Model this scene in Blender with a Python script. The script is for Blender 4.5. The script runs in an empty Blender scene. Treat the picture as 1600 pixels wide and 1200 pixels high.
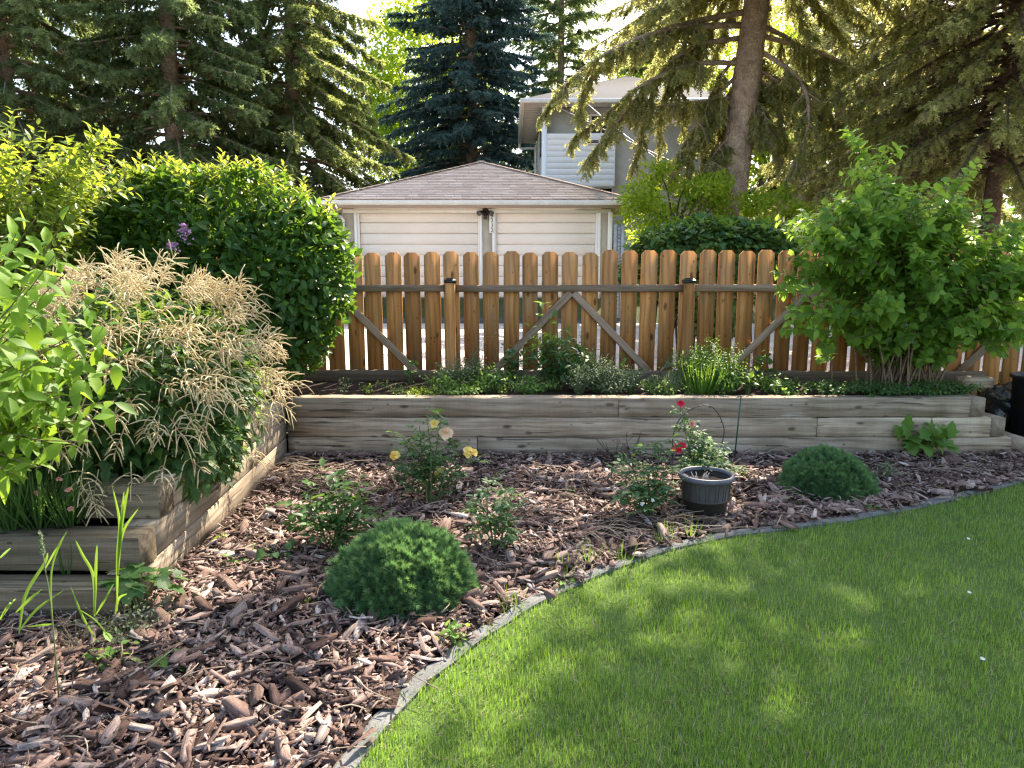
import bpy, math, random
import numpy as np
from mathutils import Vector, Matrix

random.seed(11)
RNG = np.random.default_rng(11)
S = bpy.context.scene
COL = S.collection
rad = math.radians

# ------------------------------------------------------------------ camera, sky, sun, exposure
CAMZ, F, PITCH = 1.5, 1090.0, rad(8.86)          # eye height, focal length in 1600-wide pixels, tilt down
cd = bpy.data.cameras.new('camera')
cd.sensor_width = 36.0
cd.lens = 36.0 * F / 1600.0
cd.clip_start, cd.clip_end = 0.05, 2000.0
cam = bpy.data.objects.new('camera', cd)
cam.location = (0, 0, CAMZ)
cam.rotation_euler = (rad(90) - PITCH, 0, 0)
COL.objects.link(cam)
S.camera = cam

SUN_AZ, SUN_EL = rad(27), rad(43)                 # azimuth to the right of straight ahead; height
world = bpy.data.worlds.new('World')
S.world = world
world.use_nodes = True
wn = world.node_tree
wn.nodes.clear()
sky = wn.nodes.new('ShaderNodeTexSky')
sky.sky_type = 'NISHITA'
sky.sun_disc = False
sky.sun_elevation = SUN_EL
sky.sun_rotation = SUN_AZ
sky.dust_density = 2.0
bg = wn.nodes.new('ShaderNodeBackground')
bg.inputs['Strength'].default_value = 0.15
wo = wn.nodes.new('ShaderNodeOutputWorld')
wn.links.new(sky.outputs[0], bg.inputs[0])
wn.links.new(bg.outputs[0], wo.inputs[0])

sd = bpy.data.lights.new('sun', 'SUN')
sd.energy = 5.0
sd.angle = rad(0.55)
sd.color = (1.0, 0.93, 0.82)
sun = bpy.data.objects.new('sun', sd)
sv = Vector((math.sin(SUN_AZ) * math.cos(SUN_EL), math.cos(SUN_AZ) * math.cos(SUN_EL), math.sin(SUN_EL)))
sun.rotation_euler = sv.to_track_quat('Z', 'Y').to_euler()
sun.location = (10, 20, 30)
COL.objects.link(sun)

S.view_settings.view_transform = 'Standard'
S.view_settings.look = 'None'
S.view_settings.gamma = 1.0
S.view_settings.use_curve_mapping = False
S.view_settings.exposure = 1.9
S.view_settings.use_white_balance = True
S.view_settings.white_balance_temperature = 7100
S.view_settings.white_balance_tint = 10
S.render.engine = 'CYCLES'
S.cycles.use_denoising = True
S.cycles.denoiser = 'OPENIMAGEDENOISE'
S.cycles.denoising_input_passes = 'RGB_ALBEDO_NORMAL'
S.cycles.denoising_prefilter = 'NONE'
S.cycles.filter_width = 1.3
S.cycles.sample_clamp_indirect = 5.0
S.cycles.max_bounces = 8
S.cycles.diffuse_bounces = 4
S.cycles.transmission_bounces = 5
S.cycles.transparent_max_bounces = 4

# ------------------------------------------------------------------ projection helpers (places read off the photograph)
CP, SP = math.cos(PITCH), math.sin(PITCH)
def ray(px, py):
    u, v = (px - 800) / F, (600 - py) / F
    return np.array([u, CP + v * SP, -SP + v * CP])
def at(px, py, Y):
    d = ray(px, py)
    return np.array([0, 0, CAMZ]) + d * (Y / d[1])
def gnd(px, py, z=0.0):
    d = ray(px, py)
    return np.array([0, 0, CAMZ]) + d * ((z - CAMZ) / d[2])

# ------------------------------------------------------------------ materials
def new_mat(name):
    m = bpy.data.materials.new(name)
    m.use_nodes = True
    m.node_tree.nodes.clear()
    return m, m.node_tree
def nd(nt, kind, inp=None, **props):
    n = nt.nodes.new('ShaderNode' + kind)
    for k, v in props.items():
        setattr(n, k, v)
    for k, v in (inp or {}).items():
        s = n.inputs[k]
        if isinstance(v, bpy.types.NodeSocket):
            nt.links.new(v, s)
        else:
            s.default_value = v
    return n
def c4(c):
    return (c[0], c[1], c[2], 1.0)
def ramp(nt, fac, stops, interp='LINEAR'):
    r = nd(nt, 'ValToRGB', {'Fac': fac})
    e = r.color_ramp
    e.interpolation = interp
    while len(e.elements) < len(stops):
        e.elements.new(0.5)
    for el, (p, c) in zip(e.elements, stops):
        el.position = p
        el.color = c4(c) if len(c) == 3 else c
    return r.outputs['Color']
def mixc(nt, fac, a, b, mode='MIX'):
    n = nd(nt, 'Mix', data_type='RGBA', blend_type=mode)
    for k, v in ((0, fac), (6, a), (7, b)):
        if isinstance(v, bpy.types.NodeSocket):
            nt.links.new(v, n.inputs[k])
        else:
            n.inputs[k].default_value = c4(v) if k else v
    return n.outputs[2]
def math_(nt, op, a, b=0.0):
    n = nd(nt, 'Math', operation=op)
    for k, v in ((0, a), (1, b)):
        if isinstance(v, bpy.types.NodeSocket):
            nt.links.new(v, n.inputs[k])
        else:
            n.inputs[k].default_value = v
    return n.outputs[0]
def finish(nt, shader, bump=None):
    o = nd(nt, 'OutputMaterial')
    nt.links.new(shader, o.inputs['Surface'])
def coords(nt, scale=(1, 1, 1), per_object=True):
    tc = nd(nt, 'TexCoord')
    v = tc.outputs['Object']
    if per_object:
        oi = nd(nt, 'ObjectInfo')
        k = nd(nt, 'Combine' + 'XYZ', {'X': math_(nt, 'MULTIPLY', oi.outputs['Random'], 37.0),
                                       'Y': math_(nt, 'MULTIPLY', oi.outputs['Random'], 91.0),
                                       'Z': math_(nt, 'MULTIPLY', oi.outputs['Random'], 53.0)})
        v = nd(nt, 'VectorMath', {0: v, 1: k.outputs[0]}, operation='ADD').outputs[0]
    return nd(nt, 'Mapping', {'Vector': v, 'Scale': scale}).outputs[0]
def rndval(nt):
    a = nd(nt, 'Attribute', attribute_name='rnd')
    oi = nd(nt, 'ObjectInfo')
    return math_(nt, 'FRACT', math_(nt, 'ADD', a.outputs['Fac'], oi.outputs['Random']))
def bsdf(nt, col, rough=0.7, spec=0.3, normal=None, metal=0.0):
    p = nd(nt, 'BsdfPrincipled', {'Roughness': rough, 'Specular IOR Level': spec, 'Metallic': metal})
    if isinstance(col, bpy.types.NodeSocket):
        nt.links.new(col, p.inputs['Base Color'])
    else:
        p.inputs['Base Color'].default_value = c4(col)
    if normal is not None:
        nt.links.new(normal, p.inputs['Normal'])
    return p
def bump(nt, h, strength=0.4, dist=0.01):
    return nd(nt, 'Bump', {'Height': h, 'Strength': strength, 'Distance': dist}).outputs[0]

def wood(name, stops, knots=0.10, blotch=None, bstr=0.35, rough=0.8, gx=1.1, gy=28.0, rings=0.0, saw=0.0):
    m, nt = new_mat(name)
    v = coords(nt)
    warp = nd(nt, 'TexNoise', {'Vector': nd(nt, 'Mapping', {'Vector': v, 'Scale': (1.6, 5, 5)}).outputs[0], 'Scale': 1.0, 'Detail': 2.0})
    v2 = nd(nt, 'VectorMath', {0: v, 1: nd(nt, 'VectorMath', {0: warp.outputs['Color'], 'Scale': 0.05}, operation='SCALE').outputs[0]}, operation='ADD').outputs[0]
    g1 = nd(nt, 'TexNoise', {'Vector': nd(nt, 'Mapping', {'Vector': v2, 'Scale': (gx, gy, gy)}).outputs[0], 'Scale': 1.0, 'Detail': 5.0, 'Roughness': 0.62})
    g2 = nd(nt, 'TexNoise', {'Vector': nd(nt, 'Mapping', {'Vector': v2, 'Scale': (4.0, 190, 190)}).outputs[0], 'Scale': 1.0, 'Detail': 2.0})
    gsum = math_(nt, 'ADD', math_(nt, 'MULTIPLY', g1.outputs['Fac'], 0.7), math_(nt, 'MULTIPLY', g2.outputs['Fac'], 0.3))
    col = ramp(nt, gsum, stops)
    oi = nd(nt, 'ObjectInfo')
    tone = nd(nt, 'MapRange', {'Value': oi.outputs['Random'], 'To Min': 0.72, 'To Max': 1.22})
    col = mixc(nt, 1.0, col, nd(nt, 'CombineColor', {'Red': tone.outputs[0], 'Green': tone.outputs[0], 'Blue': tone.outputs[0]}).outputs[0], 'MULTIPLY')
    if blotch:
        b = nd(nt, 'TexNoise', {'Vector': nd(nt, 'Mapping', {'Vector': v, 'Scale': (2.2, 6, 6)}).outputs[0], 'Scale': 1.0, 'Detail': 4.0})
        col = mixc(nt, ramp(nt, b.outputs['Fac'], [(0.5, (0, 0, 0)), (0.78, (0.85, 0.85, 0.85))]), col, blotch)
    if knots:
        for sc, th, kk in (((3.1, 8.0, 8.0), knots, 0.9), ((7.0, 13.0, 13.0), knots * 0.8, 0.75)):
            k = nd(nt, 'TexVoronoi', {'Vector': nd(nt, 'Mapping', {'Vector': v2, 'Scale': sc}).outputs[0], 'Scale': 1.0, 'Randomness': 1.0})
            kf = ramp(nt, k.outputs['Distance'], [(0.0, (kk,) * 3), (th, (kk * 0.7,) * 3), (th * 1.5, (0, 0, 0))])
            col = mixc(nt, kf, col, (stops[0][1][0] * 0.28, stops[0][1][1] * 0.24, stops[0][1][2] * 0.22))
    if rings:
        rg = nd(nt, 'TexWave', {'Vector': nd(nt, 'Mapping', {'Vector': v2, 'Scale': (0.35, 9.0, 9.0)}).outputs[0], 'Scale': 1.0, 'Distortion': 5.0, 'Detail': 2.0, 'Detail Scale': 0.8}, wave_type='BANDS', bands_direction='DIAGONAL')
        col = mixc(nt, 1.0, col, ramp(nt, rg.outputs['Fac'], [(0.0, (1 - rings,) * 3), (0.35, (1.0, 1.0, 1.0)), (1.0, (1.06, 1.06, 1.06))]), 'MULTIPLY')
    if saw:
        sw = nd(nt, 'TexNoise', {'Vector': nd(nt, 'Mapping', {'Vector': v, 'Scale': (110.0, 6.0, 6.0)}).outputs[0], 'Scale': 1.0, 'Detail': 2.0})
        col = mixc(nt, 1.0, col, ramp(nt, sw.outputs['Fac'], [(0.35, (1 - saw,) * 3), (0.6, (1.0, 1.0, 1.0))]), 'MULTIPLY')
    if saw:                                             # drying checks along the grain
        ck = nd(nt, 'TexNoise', {'Vector': nd(nt, 'Mapping', {'Vector': v2, 'Scale': (1.3, 46.0, 46.0)}).outputs[0], 'Scale': 1.0, 'Detail': 1.0})
        cf = ramp(nt, ck.outputs['Fac'], [(0.66, (0, 0, 0)), (0.70, (0.8, 0.8, 0.8))])
        col = mixc(nt, cf, col, (0.05, 0.038, 0.028))
    finish(nt, bsdf(nt, col, rough, 0.2, bump(nt, gsum, bstr, 0.004)).outputs[0])
    return m

def leaf_mat(name, cols, trans, tr=0.42, rough=0.42, spec=0.22):
    """cols: three base colours of the leaf; trans: the colour of light coming through it"""
    m, nt = new_mat(name)
    r = rndval(nt)
    col = ramp(nt, r, [(0.0, cols[0]), (0.5, cols[1]), (1.0, cols[2])])
    t = ramp(nt, r, [(0.0, tuple(x * 0.75 for x in trans)), (1.0, tuple(min(x * 1.2, 1) for x in trans))])
    p = bsdf(nt, col, rough, spec)
    q = nd(nt, 'BsdfTranslucent', {'Color': t})
    mx = nd(nt, 'MixShader', {0: tr, 1: p.outputs[0], 2: q.outputs[0]})
    finish(nt, mx.outputs[0])
    return m

def varied(name, stops, rough=0.8, spec=0.2, nscale=40.0, namt=0.4, bstr=0.3, trans=0.0):
    """colour by each piece's own random value, with a fine grain"""
    m, nt = new_mat(name)
    col = ramp(nt, rndval(nt), stops)
    n = nd(nt, 'TexNoise', {'Vector': coords(nt), 'Scale': nscale, 'Detail': 4.0})
    g = ramp(nt, n.outputs['Fac'], [(0.25, (1 - namt,) * 3), (0.75, (1.0, 1.0, 1.0))])
    col = mixc(nt, 1.0, col, g, 'MULTIPLY')
    p = bsdf(nt, col, rough, spec, bump(nt, n.outputs['Fac'], bstr, 0.004))
    if trans:
        q = nd(nt, 'BsdfTranslucent', {'Color': col})
        p = nd(nt, 'MixShader', {0: trans, 1: p.outputs[0], 2: q.outputs[0]})
    finish(nt, p.outputs[0])
    return m

def mottled(name, a, b, scale=6.0, rough=0.85, spec=0.2, bstr=0.3, fine=60.0, bdist=0.01, metal=0.0, per_object=True):
    m, nt = new_mat(name)
    v = coords(nt, per_object=per_object)
    n = nd(nt, 'TexNoise', {'Vector': v, 'Scale': scale, 'Detail': 6.0, 'Roughness': 0.65})
    f = nd(nt, 'TexNoise', {'Vector': v, 'Scale': fine, 'Detail': 3.0})
    k = math_(nt, 'ADD', math_(nt, 'MULTIPLY', n.outputs['Fac'], 0.6), math_(nt, 'MULTIPLY', f.outputs['Fac'], 0.4))
    col = ramp(nt, k, [(0.34, a), (0.66, b)])
    finish(nt, bsdf(nt, col, rough, spec, bump(nt, f.outputs['Fac'], bstr, bdist), metal).outputs[0])
    return m

M = {}
M['cedar'] = wood('cedar_board', [(0.28, (0.25, 0.098, 0.032)), (0.42, (0.46, 0.195, 0.064)), (0.56, (0.56, 0.255, 0.086)), (0.74, (0.68, 0.345, 0.13))], 0.10, (0.30, 0.185, 0.10), gx=0.8, gy=30, rings=0.24)
M['cedar_grey'] = wood('weathered_rail', [(0.3, (0.14, 0.088, 0.056)), (0.5, (0.29, 0.195, 0.130)), (0.72, (0.41, 0.295, 0.205))], 0.05)
M['board_shaded'] = wood('shaded_board', [(0.3, (0.055, 0.036, 0.024)), (0.5, (0.115, 0.078, 0.053)), (0.72, (0.18, 0.13, 0.09))], 0.05)  # kickboard at the fence foot: brown wood, its shade put into the colour
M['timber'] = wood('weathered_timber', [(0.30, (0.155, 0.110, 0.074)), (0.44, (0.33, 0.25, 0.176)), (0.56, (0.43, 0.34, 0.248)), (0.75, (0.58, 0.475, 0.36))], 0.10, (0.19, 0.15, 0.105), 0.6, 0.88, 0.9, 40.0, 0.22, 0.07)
M['timber_shaded'] = wood('shaded_timber', [(0.30, (0.075, 0.056, 0.036)), (0.44, (0.155, 0.12, 0.080)), (0.56, (0.21, 0.165, 0.112)), (0.75, (0.29, 0.235, 0.165))], 0.10, (0.085, 0.072, 0.045), 0.6, 0.88, 0.9, 40.0, 0.22, 0.07)  # return timbers: the weathered timber with shade put into its colour
M['endgrain'] = mottled('timber_end_grain', (0.16, 0.12, 0.085), (0.34, 0.27, 0.20), 14, 0.9, 0.1, 0.5, 90)
M['soil'] = mottled('soil', (0.018, 0.012, 0.009), (0.075, 0.05, 0.036), 12, 0.95, 0.1, 0.8, 70, 0.02, per_object=False)
M['earth'] = mottled('mulch_earth', (0.018, 0.012, 0.010), (0.07, 0.045, 0.036), 14, 0.95, 0.1, 0.8, 80, 0.02, per_object=False)
M['turf'] = mottled('turf_soil', (0.05, 0.085, 0.02), (0.095, 0.15, 0.04), 5, 0.95, 0.1, 0.6, 90, 0.02, per_object=False)
M['land'] = mottled('yard_ground', (0.03, 0.05, 0.018), (0.10, 0.11, 0.05), 0.7, 0.95, 0.1, 0.5, 30, 0.03, per_object=False)
M['alley'] = mottled('alley_gravel', (0.42, 0.36, 0.30), (0.72, 0.64, 0.56), 1.5, 0.95, 0.1, 0.6, 45, 0.02, per_object=False)
M['apron'] = mottled('apron_asphalt', (0.05, 0.05, 0.052), (0.14, 0.14, 0.13), 2.5, 0.95, 0.1, 0.6, 60, 0.02, per_object=False)
M['concrete'] = mottled('edging_concrete', (0.075, 0.08, 0.08), (0.17, 0.17, 0.165), 9, 0.9, 0.2, 0.5, 120, 0.006, per_object=False)
M['stucco'] = mottled('tan_stucco', (0.40, 0.33, 0.25), (0.54, 0.46, 0.36), 4, 0.95, 0.1, 0.7, 120, 0.01)
M['stucco_grey'] = mottled('grey_beige_stucco', (0.38, 0.35, 0.30), (0.50, 0.47, 0.41), 3, 0.95, 0.1, 0.6, 90, 0.01)
M['doorpaint'] = mottled('cream_door_paint', (0.80, 0.67, 0.57), (0.87, 0.75, 0.65), 1.2, 0.55, 0.35, 0.15, 40, 0.004)
M['trim'] = mottled('cream_trim_paint', (0.80, 0.74, 0.67), (0.88, 0.83, 0.76), 5, 0.5, 0.35, 0.1, 60, 0.003)
M['siding'] = mottled('white_siding', (0.80, 0.84, 0.90), (0.86, 0.90, 0.95), 3, 0.45, 0.4, 0.1, 40, 0.003)
M['soffit'] = mottled('soffit', (0.50, 0.48, 0.44), (0.60, 0.57, 0.53), 5, 0.6, 0.3, 0.1, 40, 0.003)
M['gutter'] = mottled('gutter_metal', (0.58, 0.56, 0.54), (0.72, 0.70, 0.67), 4, 0.4, 0.4, 0.1, 30, 0.003)
M['shingle'] = varied('asphalt_shingle', [(0.0, (0.52, 0.395, 0.335)), (0.5, (0.60, 0.465, 0.40)), (1.0, (0.68, 0.545, 0.475))], 0.95, 0.1, 70, 0.35, 0.5)
M['shingle_dark'] = varied('dark_shingle', [(0.0, (0.04, 0.045, 0.06)), (1.0, (0.09, 0.095, 0.11))], 0.95, 0.1, 50, 0.35)
M['glass'] = mottled('dark_window_glass', (0.012, 0.016, 0.02), (0.03, 0.036, 0.042), 2, 0.08, 0.6, 0.0, 10)
M['black'] = mottled('black_plastic', (0.010, 0.010, 0.012), (0.022, 0.022, 0.025), 8, 0.45, 0.4, 0.1, 60, 0.003)
M['bag'] = mottled('black_poly', (0.008, 0.008, 0.010), (0.018, 0.018, 0.020), 8, 0.25, 0.5, 0.4, 18, 0.02)
M['lamp'] = mottled('bronze_lamp', (0.015, 0.010, 0.008), (0.035, 0.024, 0.018), 12, 0.4, 0.4, 0.1, 60)
M['lens'] = mottled('lamp_glass', (0.10, 0.09, 0.08), (0.2, 0.18, 0.16), 12, 0.2, 0.5, 0.1, 60)
M['pot'] = mottled('dark_grey_pot', (0.026, 0.021, 0.017), (0.047, 0.039, 0.032), 9, 0.55, 0.35, 0.2, 80, 0.003)
M['pot_rim'] = mottled('dusty_pot_rim', (0.07, 0.07, 0.085), (0.13, 0.13, 0.15), 12, 0.5, 0.35, 0.2, 80, 0.003)
M['galv'] = mottled('galvanised_steel', (0.22, 0.22, 0.22), (0.42, 0.42, 0.42), 9, 0.55, 0.4, 0.2, 60, 0.004, 0.3)
M['wire'] = mottled('green_wire', (0.02, 0.05, 0.035), (0.04, 0.09, 0.06), 20, 0.5, 0.4, 0.1, 90)
M['blackwire'] = mottled('black_wire', (0.012, 0.012, 0.014), (0.03, 0.03, 0.03), 20, 0.5, 0.4, 0.1, 90)
def chip_mat():
    m, nt = new_mat('bark_chip')
    rv = rndval(nt)
    col = ramp(nt, rv, [(0.0, (0.042, 0.026, 0.022)), (0.28, (0.125, 0.076, 0.062)), (0.56, (0.235, 0.158, 0.132)), (0.80, (0.39, 0.295, 0.255)), (1.0, (0.62, 0.54, 0.49))])
    ac = nd(nt, 'Attribute', attribute_name='across').outputs['Fac']
    al = nd(nt, 'Attribute', attribute_name='along').outputs['Fac']
    v = nd(nt, 'CombineXYZ', {'X': math_(nt, 'MULTIPLY', al, 2.2), 'Y': math_(nt, 'MULTIPLY', ac, 11.0), 'Z': math_(nt, 'MULTIPLY', rv, 61.0)}).outputs[0]
    f = nd(nt, 'TexNoise', {'Vector': v, 'Scale': 1.0, 'Detail': 4.0, 'Roughness': 0.7})
    n = nd(nt, 'TexNoise', {'Vector': coords(nt), 'Scale': 55.0, 'Detail': 4.0})
    g = math_(nt, 'ADD', math_(nt, 'MULTIPLY', f.outputs['Fac'], 0.65), math_(nt, 'MULTIPLY', n.outputs['Fac'], 0.35))
    k = ramp(nt, g, [(0.36, (0.28, 0.24, 0.22)), (0.52, (0.85, 0.82, 0.8)), (0.68, (1.25, 1.25, 1.28))])
    col = mixc(nt, 1.0, col, k, 'MULTIPLY')
    finish(nt, bsdf(nt, col, 0.85, 0.2, bump(nt, g, 0.9, 0.006)).outputs[0])
    return m
M['chip'] = chip_mat()
M['litter'] = varied('dry_litter', [(0.0, (0.22, 0.15, 0.10)), (1.0, (0.50, 0.40, 0.29))], 0.9, 0.1, 50, 0.3)
M['bark'] = mottled('spruce_bark', (0.17, 0.112, 0.08), (0.52, 0.375, 0.285), 5, 0.95, 0.1, 1.0, 26, 0.05)
M['bark_red'] = mottled('reddish_bark', (0.06, 0.036, 0.026), (0.17, 0.11, 0.082), 5, 0.95, 0.1, 1.0, 26, 0.05)
M['stem'] = mottled('shrub_stem', (0.10, 0.065, 0.04), (0.30, 0.21, 0.14), 20, 0.85, 0.2, 0.4, 60)
M['stem_green'] = mottled('green_stem', (0.05, 0.085, 0.025), (0.12, 0.15, 0.05), 20, 0.7, 0.3, 0.2, 60)
M['stem_dark'] = mottled('dark_stem', (0.04, 0.028, 0.02), (0.12, 0.08, 0.055), 20, 0.85, 0.2, 0.4, 60)
M['deadtwig'] = varied('dead_twig', [(0.0, (0.16, 0.095, 0.065)), (0.5, (0.30, 0.195, 0.135)), (1.0, (0.44, 0.33, 0.23))], 0.9, 0.1, 40, 0.3, 0.2, 0.35)
# foliage
M['grass'] = leaf_mat('lawn_grass', [(0.080, 0.178, 0.026), (0.135, 0.255, 0.042), (0.235, 0.33, 0.080)], (0.36, 0.58, 0.08), 0.35, 0.55, 0.15)
M['lilac'] = leaf_mat('lilac_leaf', [(0.026, 0.072, 0.017), (0.043, 0.108, 0.022), (0.066, 0.144, 0.026)], (0.20, 0.36, 0.03), 0.34, 0.42, 0.25)
M['lilac_new'] = leaf_mat('lilac_new_leaf', [(0.10, 0.17, 0.022), (0.16, 0.23, 0.030), (0.24, 0.27, 0.045)], (0.50, 0.56, 0.06), 0.48, 0.42)
M['dogwood'] = leaf_mat('dogwood_leaf', [(0.060, 0.115, 0.018), (0.105, 0.175, 0.026), (0.17, 0.225, 0.045)], (0.42, 0.52, 0.05), 0.48, 0.45)
M['bright'] = leaf_mat('hydrangea_leaf', [(0.060, 0.135, 0.016), (0.095, 0.19, 0.020), (0.15, 0.25, 0.028)], (0.40, 0.62, 0.05), 0.40, 0.5, 0.15)
M['ninebark'] = leaf_mat('ninebark_leaf', [(0.055, 0.125, 0.024), (0.10, 0.195, 0.034), (0.18, 0.29, 0.05)], (0.44, 0.66, 0.08), 0.45, 0.5, 0.15)
M['aruncus'] = leaf_mat('goatsbeard_leaf', [(0.022, 0.062, 0.020), (0.036, 0.092, 0.026), (0.055, 0.125, 0.032)], (0.22, 0.36, 0.05), 0.35, 0.5)
M['plume'] = leaf_mat('goatsbeard_plume', [(0.46, 0.37, 0.21), (0.64, 0.53, 0.33), (0.80, 0.71, 0.50)], (0.72, 0.62, 0.42), 0.3, 0.8, 0.1)
M['rose'] = leaf_mat('rose_leaf', [(0.034, 0.084, 0.041), (0.054, 0.124, 0.054), (0.095, 0.182, 0.068)], (0.20, 0.36, 0.06), 0.36, 0.5, 0.15)
M['forb'] = leaf_mat('forb_leaf', [(0.058, 0.137, 0.029), (0.098, 0.208, 0.042), (0.163, 0.286, 0.058)], (0.30, 0.48, 0.06), 0.42, 0.5)
M['forb_dark'] = leaf_mat('dark_forb_leaf', [(0.027, 0.074, 0.024), (0.047, 0.115, 0.035), (0.081, 0.162, 0.046)], (0.18, 0.32, 0.05), 0.36, 0.5)
M['sage'] = leaf_mat('grey_green_leaf', [(0.09, 0.126, 0.072), (0.144, 0.186, 0.108), (0.228, 0.258, 0.156)], (0.28, 0.36, 0.16), 0.35, 0.6)
M['lime'] = leaf_mat('lime_leaf', [(0.16, 0.25, 0.025), (0.24, 0.33, 0.035), (0.33, 0.38, 0.05)], (0.50, 0.60, 0.06), 0.44, 0.5)
M['blade'] = leaf_mat('tall_grass_blade', [(0.10, 0.20, 0.022), (0.145, 0.26, 0.030), (0.20, 0.30, 0.040)], (0.28, 0.45, 0.05), 0.38, 0.5)
M['mound'] = leaf_mat('dwarf_spruce_needle', [(0.065, 0.150, 0.070), (0.10, 0.205, 0.092), (0.155, 0.27, 0.115)], (0.24, 0.44, 0.12), 0.28, 0.5)
M['needle'] = leaf_mat('spruce_needle', [(0.080, 0.115, 0.050), (0.125, 0.165, 0.066), (0.19, 0.22, 0.085)], (0.42, 0.48, 0.14), 0.42, 0.6, 0.2)
M['needle_dark'] = leaf_mat('dark_spruce_needle', [(0.072, 0.105, 0.056), (0.108, 0.148, 0.072), (0.16, 0.20, 0.092)], (0.38, 0.47, 0.16), 0.42, 0.6, 0.2)
M['needle_blue'] = leaf_mat('blue_spruce_needle', [(0.040, 0.076, 0.074), (0.062, 0.112, 0.106), (0.105, 0.165, 0.152)], (0.13, 0.22, 0.18), 0.3, 0.6, 0.2)
M['needle_olive'] = leaf_mat('olive_spruce_needle', [(0.13, 0.142, 0.060), (0.20, 0.205, 0.086), (0.31, 0.295, 0.13)], (0.64, 0.63, 0.23), 0.5, 0.6, 0.2)
M['treeleaf'] = leaf_mat('tree_leaf', [(0.11, 0.19, 0.026), (0.165, 0.26, 0.034), (0.25, 0.32, 0.046)], (0.62, 0.76, 0.06), 0.52, 0.5)
M['hedge'] = leaf_mat('vine_leaf', [(0.027, 0.075, 0.027), (0.05, 0.119, 0.037), (0.1, 0.188, 0.056)], (0.20, 0.36, 0.05), 0.34, 0.45)
def petal(name, a, b):
    return leaf_mat(name, [a, tuple((x + y) / 2 for x, y in zip(a, b)), b], b, 0.3, 0.6, 0.2)
M['petal_yellow'] = petal('yellow_petal', (0.84, 0.52, 0.08), (0.88, 0.72, 0.28))
M['petal_peach'] = petal('peach_petal', (0.84, 0.46, 0.26), (0.88, 0.68, 0.46))
M['petal_red'] = petal('red_petal', (0.50, 0.008, 0.03), (0.72, 0.03, 0.07))
M['petal_pink'] = petal('faded_pink_petal', (0.55, 0.22, 0.20), (0.66, 0.33, 0.28))
M['petal_lilac'] = petal('lilac_floret', (0.36, 0.15, 0.36), (0.62, 0.38, 0.62))
M['petal_white'] = petal('white_petal', (0.65, 0.65, 0.60), (0.8, 0.8, 0.74))

# ------------------------------------------------------------------ mesh helpers
def mesh_np(name, V, T, mat, smooth=False, rnd=None):
    me = bpy.data.meshes.new(name)
    V = np.ascontiguousarray(V, dtype=np.float32)
    T = np.ascontiguousarray(T, dtype=np.int32)
    me.vertices.add(len(V))
    me.vertices.foreach_set('co', V.ravel())
    me.loops.add(T.size)
    me.loops.foreach_set('vertex_index', T.ravel())
    me.polygons.add(len(T))
    me.polygons.foreach_set('loop_start', np.arange(0, T.size, 3, dtype=np.int32))
    if smooth:
        me.polygons.foreach_set('use_smooth', np.ones(len(T), dtype=bool))
    if rnd is not None:
        a = me.attributes.new('rnd', 'FLOAT', 'POINT')
        a.data.foreach_set('value', np.ascontiguousarray(rnd, dtype=np.float32))
    me.materials.append(mat)
    me.update(calc_edges=True)
    return me
WL = {}
def wloc(o):
    return WL.get(o.name, np.zeros(3)) if o is not None else np.zeros(3)
def add_obj(name, data, parent=None, loc=(0, 0, 0)):
    """loc is a world place; rotation-free parents only"""
    o = bpy.data.objects.new(name, data)
    COL.objects.link(o)
    loc = np.asarray(loc, float)
    if parent is not None:
        o.parent = parent
        o.location = Vector(loc - wloc(parent))
    else:
        o.location = Vector(loc)
    WL[o.name] = loc
    return o
def thing(name, label, cat, loc, group=None):
    o = add_obj(name, None, None, loc)
    o.empty_display_size = 0.1
    o['label'], o['category'] = label, cat
    if group:
        o['group'] = group
    return o
def structure(o):
    o['kind'] = 'structure'
    return o
def stuff(o):
    o['kind'] = 'stuff'
    return o

class MB:
    """collects vertices and triangles in world space"""
    def __init__(s):
        s.V, s.T, s.R, s.n = [], [], [], 0
    def add(s, V, T, r=None):
        V = np.asarray(V, float).reshape(-1, 3)
        s.V.append(V)
        s.T.append(np.asarray(T, int).reshape(-1, 3) + s.n)
        s.R.append(np.full(len(V), random.random() if r is None else r) if np.ndim(r) == 0 else np.asarray(r))
        s.n += len(V)
        return s
    def box(s, lo, hi, b=0.0, r=None):
        lo, hi = np.asarray(lo, float), np.asarray(hi, float)
        V, T = chamfer((hi - lo) / 2, b)
        return s.add(V + (lo + hi) / 2, T, r)
    def bar(s, p, q, w, h, up=(0, 0, 1), b=0.0, r=None):
        """a bar from p to q, w wide and h high"""
        p, q = np.asarray(p, float), np.asarray(q, float)
        L = np.linalg.norm(q - p)
        R = frames(((q - p) / L)[None], np.asarray(up, float)[None])[0]
        V, T = chamfer(np.array([L / 2, w / 2, h / 2]), b)
        return s.add(V @ R.T + (p + q) / 2, T, r)
    def tube(s, P, rr, n=6, r=None, cap=True):
        return s.add(*tube(P, rr, n, cap), r)
    def quadstrip(s, A, B, r=None):
        A, B = np.asarray(A, float), np.asarray(B, float)
        n = len(A)
        T = []
        for i in range(n - 1):
            T += [(i, i + 1, n + i + 1), (i, n + i + 1, n + i)]
        return s.add(np.vstack([A, B]), T, r)
    def data(s):
        return np.vstack(s.V), np.vstack(s.T), np.concatenate(s.R)
    def build(s, name, mat, parent=None, smooth=False, loc=None):
        V, T, R = s.data()
        o0 = wloc(parent) if loc is None else np.asarray(loc, float)
        return add_obj(name, mesh_np(name, V - o0, T, mat, smooth, R), parent, o0)

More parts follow.
